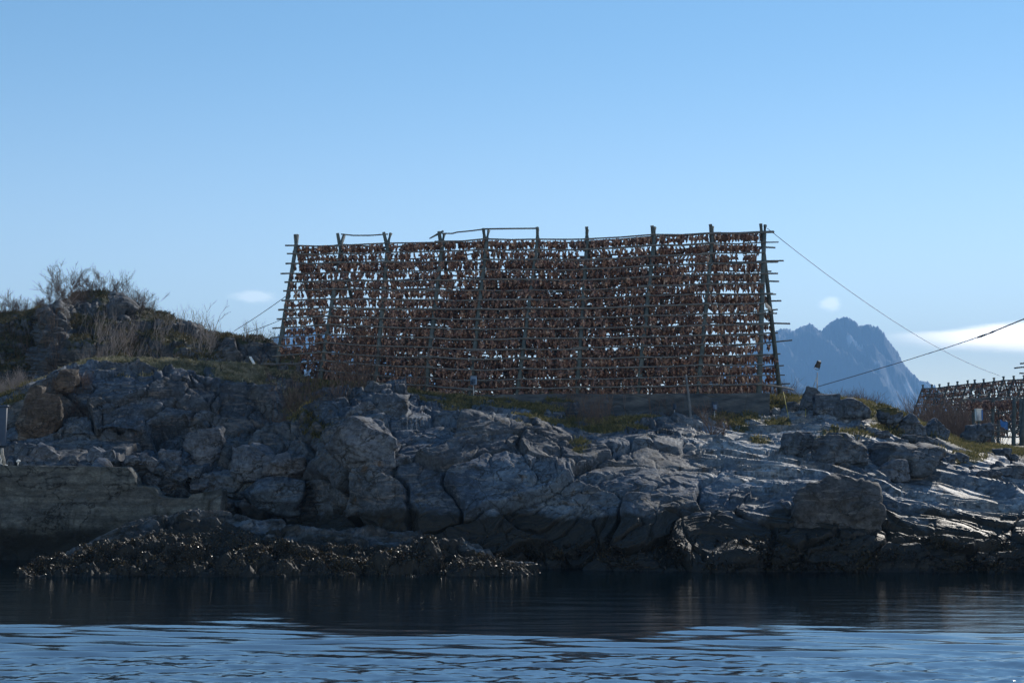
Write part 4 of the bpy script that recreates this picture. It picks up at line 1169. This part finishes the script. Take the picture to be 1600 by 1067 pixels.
fl = empty('floodlight', tuple(W(1277, 604, 60.5))); fo = np.array(fl.location)
tag(fl, 'black floodlight on a thin steel post on the rocks right of the rack', 'floodlight')
part(MB().tube(np.array([W(1276.8, 612, 60.5), W(1277, 582, 60.5)]), [.026, .024], 8), 'post', 'galv', fl, fo)
part(MB().tube(np.array([W(1271, 604, 60.7), W(1275.8, 590, 60.55)]), .014, 6), 'stay', 'galv', fl, fo)
R_ = Matrix.Rotation(math.radians(18), 3, 'Y') @ Matrix.Rotation(math.radians(20), 3, 'X')
c_ = W(1278.3, 569.5, 60.4)
mb = MB(); mb.box(c_, (.19, .10, .30), M=R_, bev=.18)
for k in range(5): mb.box(np.array(c_) + np.array(R_ @ Vector((0, .07, -.11 + k * .055))), (.17, .05, .012), M=R_)
part(mb, 'lamp_housing', 'black', fl, fo)
yo = [np.array(c_) + np.array(R_ @ Vector(v)) for v in ((-.11, 0, -.02), (-.11, 0, -.21), (0, 0, -.235), (.11, 0, -.21), (.11, 0, -.02))]
part(MB().tube(np.array(yo), .014, 6), 'bracket', 'black', fl, fo)
mb = MB(); mb.box(np.array(c_) + np.array(R_ @ Vector((0, -.02, .165))), (.10, .07, .03), M=R_); part(mb, 'cap', 'white', fl, fo)

def sign(name, cat, label, x, y0, y1, ybase, Y, w, mat, mat2, hood=False):
    e = empty(name, tuple(W(x, ybase, Y))); eo = np.array(e.location); tag(e, label, cat)
    part(MB().tube(np.array([W(x, ybase + 4, Y), W(x, y0 + 2, Y + .03)]), .022, 8), 'post', 'galv', e, eo)
    c = W(x, (y0 + y1) / 2, Y - .08); h = (y1 - y0) / F * Y; ww = w / F * Y
    mb = MB(); mb.box(c, (ww, .11, h), bev=.15)
    part(mb, 'box', mat, e, eo)
    mb = MB(); mb.box(np.array(c) + np.array([0, -.062, -h * .08]), (ww * .62, .02, h * .55)); part(mb, 'door_panel', mat2, e, eo)
    mb = MB(); mb.box(np.array(c) + np.array([0, -.01, h * .53]), (ww * 1.12, .16, .02)); part(mb, 'lid', mat, e, eo)
sign('power_box', 'electric box', 'pale grey electric box on a thin post in front of the rack', 740, 588, 601.5, 632, 60.4, 10, 'palegrey', 'grey')
sign('power_box', 'electric box', 'small dark blue box with white edge in front of the foundation near its right end', 1116.5, 628.5, 641.5, 663, 59.0, 9, 'grey', 'palegrey')
sign('power_box', 'electric box', 'slim blue grey box on a post in the brush before the foundation', 1054, 631, 640, 664, 59.2, 5, 'grey', 'grey')

o = jtube(W(1082.5, 676, 56.5), W(1072, 586, 58.6), .06, .045, 8, 6).obj('leaning_pole', M['rail'], None, True)
tag(o, 'long pale pole leaning against the front of the rack', 'pole')
pl = MB(); p0 = W(391, 558, 60.4); p1 = W(397, 568, 60); d = Vector(np.array(p1) - np.array(p0)); pl.box((np.array(p0) + np.array(p1)) / 2, (.10, .06, d.length), M=d.to_track_quat('Z', 'Y').to_matrix())
tag(pl.obj('marker_stake', M['white']), 'short white stake tilted in the grass left of the rack', 'stake')
o = jtube(W(412, 568.5, 61.2), W(470, 569, 63.2), .05, .045, 6).obj('loose_pole', M['rail'], None, True)
tag(o, 'pale pole end sticking out left at the foot of the rack', 'pole')

cab = empty('cabinet', tuple(W(3, 692, 50))); co = np.array(cab.location); tag(cab, 'blue grey metal cabinet standing at the left edge above the sea wall', 'cabinet')
mb = MB(); mb.box(W(-6, 666, 50), (32 / F * 50, .12, 60 / F * 50), bev=.05); part(mb, 'body', 'grey', cab, co)
mb = MB(); mb.box(W(-6, 634.5, 50), (38 / F * 50, .2, .07), bev=.2); part(mb, 'lid', 'grey', cab, co)
mb = MB(); mb.box(np.array(W(-6, 668, 50)) + np.array([0, -.066, 0]), (22 / F * 50, .02, 44 / F * 50)); part(mb, 'door', 'grey', cab, co)
stp = empty('mooring_stake', tuple(W(5, 727, 48.75))); so_ = np.array(stp.location); tag(stp, 'pale bent mooring stake with a rope tail on the sea wall at the left edge', 'stake')
part(MB().tube(np.array([W(6.5, 729, 48.75), W(6, 718, 48.75), W(3.5, 711, 48.75), W(3, 700, 48.75)]), [.05, .05, .06, .05], 8), 'stake', 'plank', stp, so_)
part(MB().tube(np.array([W(-2, 709, 48.75), W(2, 717, 48.75), W(1, 724, 48.75), W(12, 727, 48.75)]), .022, 6), 'rope', 'white', stp, so_)
cl = empty('mooring_ring', tuple(W(28.5, 727, 48.75))); co = np.array(cl.location); tag(cl, 'small white capped fitting on the edge of the sea wall', 'fitting')
mb = MB(); mb.tube(np.array([W(28, 729, 48.75), W(28, 722, 48.75)]), [.025, .022], 8); part(mb, 'stem', 'galv', cl, co)
mb = MB(); mb.tube(np.array([W(26, 721, 48.75), W(28.5, 719.8, 48.75), W(31.5, 720.2, 48.75)]), [.035, .055, .03], 10); part(mb, 'cap', 'white', cl, co)

bx = empty('instrument_box', tuple(W(1529, 658, 85))); bo = np.array(bx.location); tag(bx, 'white box hung under the low drying rack at the right', 'box')
mb = MB(); mb.box(W(1528.5, 648.5, 85), (8.5 / F * 85, .3, 18 / F * 85), bev=.06); part(mb, 'body', 'white', bx, bo)
mb = MB(); mb.box(np.array(W(1533.6, 648.5, 84.95)), (1.6 / F * 85, .3, 16 / F * 85)); part(mb, 'door', 'blue', bx, bo)
mb = MB(); mb.box(W(1528.8, 639, 85), (10 / F * 85, .36, .05)); part(mb, 'lid', 'white', bx, bo)
tp = MB()
nU = 9; V = []
for a in range(nU):
    for b in range(nU):
        u_, v_ = a / (nU - 1), b / (nU - 1)
        V.append(W(1563 + u_ * 11 + v_ * 2, 655 + u_ * 5 + v_ * 12, 84.9) + np.array([0, .10 * math.sin(u_ * 5 + v_ * 3), .03 * math.sin(u_ * 9)]))
V = np.array(V); V2 = V + np.array([0, .04, 0]); q = gridq(nU, nU)
edge = []
rim = [k for k in range(nU)] + [k * nU + nU - 1 for k in range(1, nU)] + [(nU - 1) * nU + k for k in range(nU - 2, -1, -1)] + [k * nU for k in range(nU - 2, 0, -1)]
for a, b in zip(rim, rim[1:] + rim[:1]): edge.append([a, b, b + nU * nU, a + nU * nU])
tp.add(np.concatenate([V, V2]), np.concatenate([q, q[:, ::-1] + nU * nU, np.array(edge)]))
tag(tp.obj('tarpaulin', M['blue'], None, True), 'crumpled blue tarpaulin hanging over a rail of the low rack', 'tarpaulin')
for (a, b, c_, d_), lb in (((1259, 615, 1259, 660), 'thin yellow cord hanging over the leaning slab'), ((1224, 612, 1232, 652), 'thin yellow green cord hanging beside the foundation corner')):
    o = MB().tube(np.array([W(a, b, 59.2), W((a + c_) / 2, (b + d_) / 2, 58.6), W(c_, d_, 57.6)]), .012, 5).obj('cord', M['yellowcord'], None, True)
    tag(o, lb, 'cord')

# ---------------------------------------------------------------- bare shrubs and small trees
def grow(seed, kind):
    r = random.Random(seed); stems = []; twigs = []
    def go(p, d, L, rad, depth, maxd):
        n = 5 if depth == 0 else 4
        for k in range(n):
            d = (d + Vector((r.gauss(0, .13), r.gauss(0, .13), r.gauss(.05, .09)))).normalized()
            q = p + d * (L / n)
            r1 = rad * (1 - .16 * (1 if depth else .9))
            (stems if depth == 0 else twigs).append((p[:], q[:], rad, r1))
            rad = r1
            if depth < maxd and (k >= 1 or depth):
                for _ in range(r.choice((1, 1, 2)) if kind != 'sapling' else r.choice((0, 1, 1))):
                    a = Vector((r.gauss(0, 1), r.gauss(0, 1), r.gauss(.25, .6))).normalized()
                    go(q, (d * r.uniform(.7, 1.2) + a * r.uniform(.45, .85)).normalized(), L * r.uniform(.38, .6), rad * .55, depth + 1, maxd)
            p = q
    def root(v):
        stems.append(((0, 0, -.09), v[:], .012, .012)); return v
    if kind == 'tree':
        for k in range(r.choice((4, 5, 6))):
            go(root(Vector((r.gauss(0, .04), r.gauss(0, .04), -.05))), Vector((r.gauss(0, .28), r.gauss(0, .28), 1)).normalized(), r.uniform(.75, 1.0), .012, 0, 3)
    elif kind == 'sapling':
        for k in range(r.choice((3, 4, 5, 6))):
            go(root(Vector((r.gauss(0, .12), r.gauss(0, .12), -.05))), Vector((r.gauss(0, .28), r.gauss(0, .2), 1)).normalized(), r.uniform(.6, 1.05), .013, 0, 2)
    elif kind == 'stick':
        for k in range(r.choice((3, 4, 5, 6))):
            go(root(Vector((r.gauss(0, .1), r.gauss(0, .1), -.05))), Vector((r.gauss(0, .22), r.gauss(0, .2), 1)).normalized(), r.uniform(.6, 1.05), .012, 0, 1)
    elif kind == 'brush':
        for k in range(26):
            go(root(Vector((r.gauss(0, .3), r.gauss(0, .25), -.05))), Vector((r.gauss(0, .3), r.gauss(0, .3), 1)).normalized(), r.uniform(.45, 1.0), .008, 0, 1)
    elif kind == 'radial':
        for k in range(22):
            go(root(Vector((r.gauss(0, .06), r.gauss(0, .06), -.03))), Vector((r.gauss(0, .75), r.gauss(0, .75), .8)).normalized(), r.uniform(.5, 1.0), .010, 0, 1)
    return stems, twigs
SHR = {}
def shrub_mesh(kind, k, fat):
    key = (kind, k, fat)
    if key not in SHR:
        s_, t_ = grow(hash_(kind) + k, kind)
        out = []
        for nm, seg, n in (('trunk', s_, 4), ('crown', t_, 3)):
            p0 = [a[0] for a in seg]; p1 = [a[1] for a in seg]; r0 = np.array([a[2] for a in seg]) * fat; r1 = np.array([a[3] for a in seg]) * fat
            if nm == 'crown': r0 = np.maximum(r0, .0036 * fat); r1 = np.maximum(r1, .0024 * fat)
            V, Q, _ = segmesh(p0, p1, r0, r1, n)
            out.append((nm, V, Q))
        SHR[key] = out
    return SHR[key]
def hash_(s_): return sum(ord(c) * 31 for c in s_) % 1000
SME = {}
def shrub(kind, p, h, label, group=None, matt='bark', mattw='twig', name='bare_shrub', cat='shrub', fat=1.0, lean=0.0):
    k = rk.randrange(5)
    parts = cat == 'tree'
    key = (kind, k, fat, matt, mattw, parts)
    if key not in SME:
        sm = shrub_mesh(kind, k, fat)
        if parts: SME[key] = [(nm, make_mesh(nm, V, Q, None, M[matt if nm == 'trunk' else mattw], True)) for nm, V, Q in sm]
        else:
            V = np.concatenate([sm[0][1], sm[1][1]]); Q = np.concatenate([sm[0][2], sm[1][2] + len(sm[0][1])])
            me = make_mesh(name, V, Q, None, M[matt], True); me.materials.append(M[mattw])
            mi = np.zeros(len(me.polygons), np.int32); mi[len(sm[0][2]):] = 1; me.polygons.foreach_set('material_index', mi)
            SME[key] = [(name, me)]
    if parts: e = empty(name, tuple(p), rk.uniform(0, 6.28))
    else: e = link(bpy.data.objects.new(name, SME[key][0][1])); e.location = p; e.rotation_euler = (0, 0, rk.uniform(0, 6.28))
    e.scale = (h * rk.uniform(.85, 1.15), h * rk.uniform(.85, 1.15), h)
    if lean: e.rotation_euler = (rk.gauss(0, .1), lean + rk.gauss(0, .15), rk.uniform(0, .9))
    if parts:
        for nm, me in SME[key]: link(bpy.data.objects.new(nm, me), e)
    return tag(e, label, cat, group)
def hp(px_, Y): return px_ / F * Y

# skyline of the left hill
for x, y0, y1, lb in [(88, 474, 408, 'tall bare tree on the skyline at the left edge of the hill top rock'), (112, 466, 412, 'bare tree on the hill skyline with an upright fan of twigs, second of the row'),
                      (146, 462, 414, 'bare spreading tree behind the middle of the hill top rock'), (170, 462, 418, 'bare tree behind the right part of the hill top rock'), (197, 480, 434, 'bare slanting tree just right of the hill top rock'), (68, 482, 432, 'bare bushy tree left of the hill top rock'),
                      (212, 488, 446, 'small bare tree low on the right shoulder of the hill'), (5, 494, 448, 'bare tree at the left edge of the picture on the hill skyline')]:
    p = H.at(x, max(y0, 458), 0, 4.2); p[1] += 1.5; p[2] -= .3
    shrub('tree', p, hp((y0 - y1 + 8) * .74, p[1]), lb, None, 'bark', 'twig', 'bare_tree', 'tree', .95)
for k in range(44):
    x = rk.uniform(-30, 108) if k < 32 else rk.uniform(130, 225); y = float(np.interp(x, [a for a, b in sky], [b for a, b in sky]))
    p = H.at(x, y + 5, 0, 4.2); p[1] += rk.uniform(.2, 3)
    shrub('sapling' if k % 2 else 'tree', p, hp(rk.uniform(14, 27), p[1]), 'low bare shrub on the skyline of the left hill, among the trees', 'shrubs along the hill skyline', fat=.85)
for k in range(30):
    x = rk.uniform(205, 440); y = float(np.interp(x, [a for a, b in sky], [b for a, b in sky]))
    p = H.at(x, y + rk.uniform(2, 6), 0, 4.2)
    shrub('sapling', p, hp(rk.uniform(10, 26), p[1]), 'thin bare shrub on the skyline slope right of the hill top', 'thin shrubs on the right skyline of the hill', fat=1.0)
p = H.at(328, 530); shrub('sapling', p, hp(46, p[1]), 'tall crooked bare sapling standing above the others near the rack', None, 'bark', 'bark', 'bare_tree', 'tree', 1.6)
for k in range(64):
    x = rk.uniform(118, 345); y = rk.triangular(500, 568, 566)
    if y < float(np.interp(x, [a for a, b in sky], [b for a, b in sky])) + 14: y = 560
    p = H.at(x, y, .5, 3.8); p[1] -= .1
    pale = rk.random() < .8
    shrub('stick', p, hp(rk.uniform(16, 46), p[1]), 'bare pale-stemmed shrub on the face of the left hill' if pale else 'bare brown shrub on the face of the left hill', 'pale shrubs on the hill face' if pale else 'brown shrubs on the hill face', 'bark', 'bark' if pale else 'redtwig', fat=1.0, lean=.28)
for k in range(16):
    x = rk.uniform(0, 108); y = rk.uniform(500, 590); p = H.at(x, y, .5, 3.9)
    shrub('sapling', p, hp(rk.uniform(24, 44), p[1]), 'dim bare shrub on the shaded left flank of the hill', 'shrubs on the shaded flank of the hill', 'twig', 'twig', fat=.9)
for k in range(14):
    x = rk.uniform(-8, 44); p = A.at(x, 622 - rk.uniform(0, 8), 5, 7.5)
    shrub('brush', p, hp(rk.uniform(16, 28), p[1]), 'pale dry brush growing behind the grey cabinet', 'dry brush behind the cabinet', 'bark', 'bark', fat=1.3)
for k in range(16):
    x = rk.uniform(70, 135); p = A.at(x, rk.uniform(592, 660), 4.5, 7)
    shrub('brush', p, hp(rk.uniform(14, 26), p[1]), 'thin brush clinging to the brown rocks at the left', 'brush on the brown rocks', 'twig', 'redtwig', fat=1.0)
for k in range(18):
    x = rk.uniform(440, 560); p = A.at(x, rk.uniform(602, 680), 4.5, 7)
    shrub(rk.choice(('brush', 'sapling')), p, hp(rk.uniform(28, 60), p[1]), 'dark bare brush in the hollow below the left end of the rack', 'brush in the hollow below the rack', 'twig', 'twig', fat=.9)
for k in range(9):
    x = rk.choice((455, 470, 485, 560, 575, 640, 655)) + rk.uniform(-8, 8); p = A.at(x, 612, 5, 7)
    shrub('sapling', p, hp(rk.uniform(40, 80), p[1]), 'bare shrub growing up against the front of the rack, left half', 'shrubs against the rack front', 'twig', 'twig', fat=.9)
for k in range(9):
    x = rk.choice((rk.uniform(840, 915), rk.uniform(920, 1075))); p = A.at(x, rk.uniform(640, 668), 5, 6.4)
    shrub(rk.choice(('brush', 'sapling')), p, hp(rk.uniform(24, 52), p[1]), 'dark leafless brush before the middle of the foundation wall', 'brush before the foundation wall', 'twig', 'redtwig', fat=.9)
for x, y, hh, lb in ((1112, 676, 46, 'reddish spiky bush right of the leaning pole'), (1100, 662, 30, 'small reddish bush touching the leaning pole'), (1128, 684, 22, 'low reddish tuft below the blue box')):
    p = A.at(x, y, 4.5, 6.5); shrub('radial', p, hp(hh, p[1]), lb, None, 'redtwig', 'redtwig', fat=1.1)
for k in range(22):
    x = rk.uniform(1300, 1385); p = W(x, 628 + (x - 1300) * .12, 70); p[2] -= .5
    shrub('brush', p, hp(rk.uniform(24, 38), 70) * (1 - .3 * abs(x - 1340) / 45), 'brown leafless brush on the skyline behind the right boulders', 'brush on the right skyline', 'twig', 'redtwig', fat=1.1)
for k in range(8):
    p = W(rk.uniform(1205, 1240), 616, 70); p[2] -= .4
    shrub('brush', p, hp(rk.uniform(20, 36), 70), 'bare brush between the rack and the floodlight', 'brush beside the floodlight', 'twig', 'redtwig', fat=.9)
for k in range(8):
    p = W(rk.uniform(1395, 1428), 652, 80); p[2] -= .4
    shrub('sapling', p, hp(rk.uniform(16, 36), 80), 'thin bare sapling on the skyline left of the distant rack', 'saplings left of the distant rack', 'twig', 'twig', fat=.9)
for k in range(60):
    x = rk.uniform(1428, 1530); Yk = rk.uniform(92, 108); p = W(x, 700, Yk); p[2] = 3.6 + (Yk - 92) * .02
    shrub('brush', p, hp(700 - (628 + rk.uniform(-8, 22) - (x - 1428) * .05), Yk), 'tall brown thicket in front of the distant rack', 'brown thicket before the distant rack', 'redtwig', 'redtwig', fat=1.0)

# ---------------------------------------------------------------- turf and seaweed
def tufts(name, pts, nrm, hmin, hmax, wid, mat, label, flop=.5, blades=3, seed=0, down=None):
    r = np.random.default_rng(seed)
    P0 = np.repeat(pts, blades, 0); n = len(P0)
    P0 = P0 + r.normal(size=(n, 3)) * np.array([.06, .06, 0])
    up = np.array([[0, 0, 1.]]) + np.repeat(nrm, blades, 0) * .3 + r.normal(size=(n, 3)) * flop
    if down is not None: up = up + down
    up /= np.linalg.norm(up, axis=1)[:, None]
    h = r.uniform(hmin, hmax, n)[:, None]; w = r.uniform(.6, 1.3, n)[:, None] * wid
    s_ = np.cross(up, r.normal(size=(n, 3))); s_ /= np.linalg.norm(s_, axis=1)[:, None]
    bend = r.normal(size=(n, 3)) * np.array([.3, .3, .1])
    a, b = P0 - s_ * w, P0 + s_ * w
    m = P0 + up * h * .6
    c, d = m - s_ * w * .8, m + s_ * w * .8
    e = P0 + up * h + bend * h
    V = np.stack([a, b, d, c, e], 1).reshape(-1, 3)
    i = np.arange(n)[:, None] * 5
    o = mobj(name, V, i + np.array([[0, 1, 2, 3]]), i + np.array([[3, 2, 4]]), M[mat], smooth=True)
    return tag(o, label, kind='stuff')
def sample(sh, wgt, n, seed):
    r = np.random.default_rng(seed)
    P_ = sh.P
    e1 = np.linalg.norm(P_[1:, :-1] - P_[:-1, :-1], axis=-1); e2 = np.linalg.norm(P_[:-1, 1:] - P_[:-1, :-1], axis=-1)
    w = (wgt[:-1, :-1] * e1 * e2).ravel(); w = w / w.sum()
    k = r.choice(len(w), n, p=w); i, j = k // (P_.shape[1] - 1), k % (P_.shape[1] - 1)
    u, v = r.random((n, 1)), r.random((n, 1))
    return P_[i, j] + (P_[i + 1, j] - P_[i, j]) * u + (P_[i, j + 1] - P_[i, j]) * v, sh.PN[i, j]
tA = A.t[:, None]; nzA = A.PN[..., 2]
wA = ((A.X[None] > -160) & (A.X[None] < 1790)) * sstep(.45, .8, A.g) * ((tA > 3.2) & (tA < 7.25)) * sstep(.2, .5, nzA)
heath = wA * ((A.X[None] > 60) & (A.X[None] < 470) & (tA > 5.7)); gr = wA - heath
pp, nn_ = sample(A, heath, 15000, 1); tufts('heath', pp, nn_, .06, .20, .022, 'palegrass', 'grey green heath on the ledge of the left cliff', .55, 3, 2)
pp, nn_ = sample(A, gr, 30000, 3); tufts('grass', pp, nn_, .06, .22, .018, 'grass', 'dry yellow and green grass on the rock shelves', .55, 3, 4)
wH = (H.X[None] > -170) * sstep(.4, .8, H.g) * (H.t[:, None] > .6) * (H.t[:, None] < 4.3)
pp, nn_ = sample(H, wH, 11000, 5); tufts('grass', pp, nn_, .08, .26, .022, 'hillgrass', 'rough grass covering the left hill', .5, 3, 6)
wS = ((S.t[:, None] > .9) & (S.t[:, None] < 2.9)) * (.08 + sstep(-.2, .3, noise(S.P.reshape(-1, 3) * np.array([.9, .9, 2.2]), 8).reshape(S.P.shape[:2]))) * sstep(0, .5, S.PN[..., 2] + .25)
wS = wS * (S.P[..., 2] > -.05)
pp, nn_ = sample(S, wS, 26000, 7); tufts('seaweed', pp + nn_ * .005, nn_, .03, .09, .013, 'weed', 'wet brown seaweed draped over the low ledge in front', .75, 2, 8, np.array([[0, -.9, -.55]]))
zA = A.P[..., 2]
wW = ((tA > .6) & (tA < 2.4)) * sstep(1.15, .5, zA) * (zA > -.05) * (A.X[None] > 600) * (.15 + sstep(0, .3, noise(A.P.reshape(-1, 3) * np.array([.6, .6, 2]), 9).reshape(zA.shape)))
pp, nn_ = sample(A, wW, 10000, 9); tufts('seaweed', pp + nn_ * .01, nn_, .05, .15, .018, 'shadeweed', 'seaweed fringe coloured dark as in shade along the foot of the right hand shore', .75, 2, 10, np.array([[0, -.6, -.8]]))
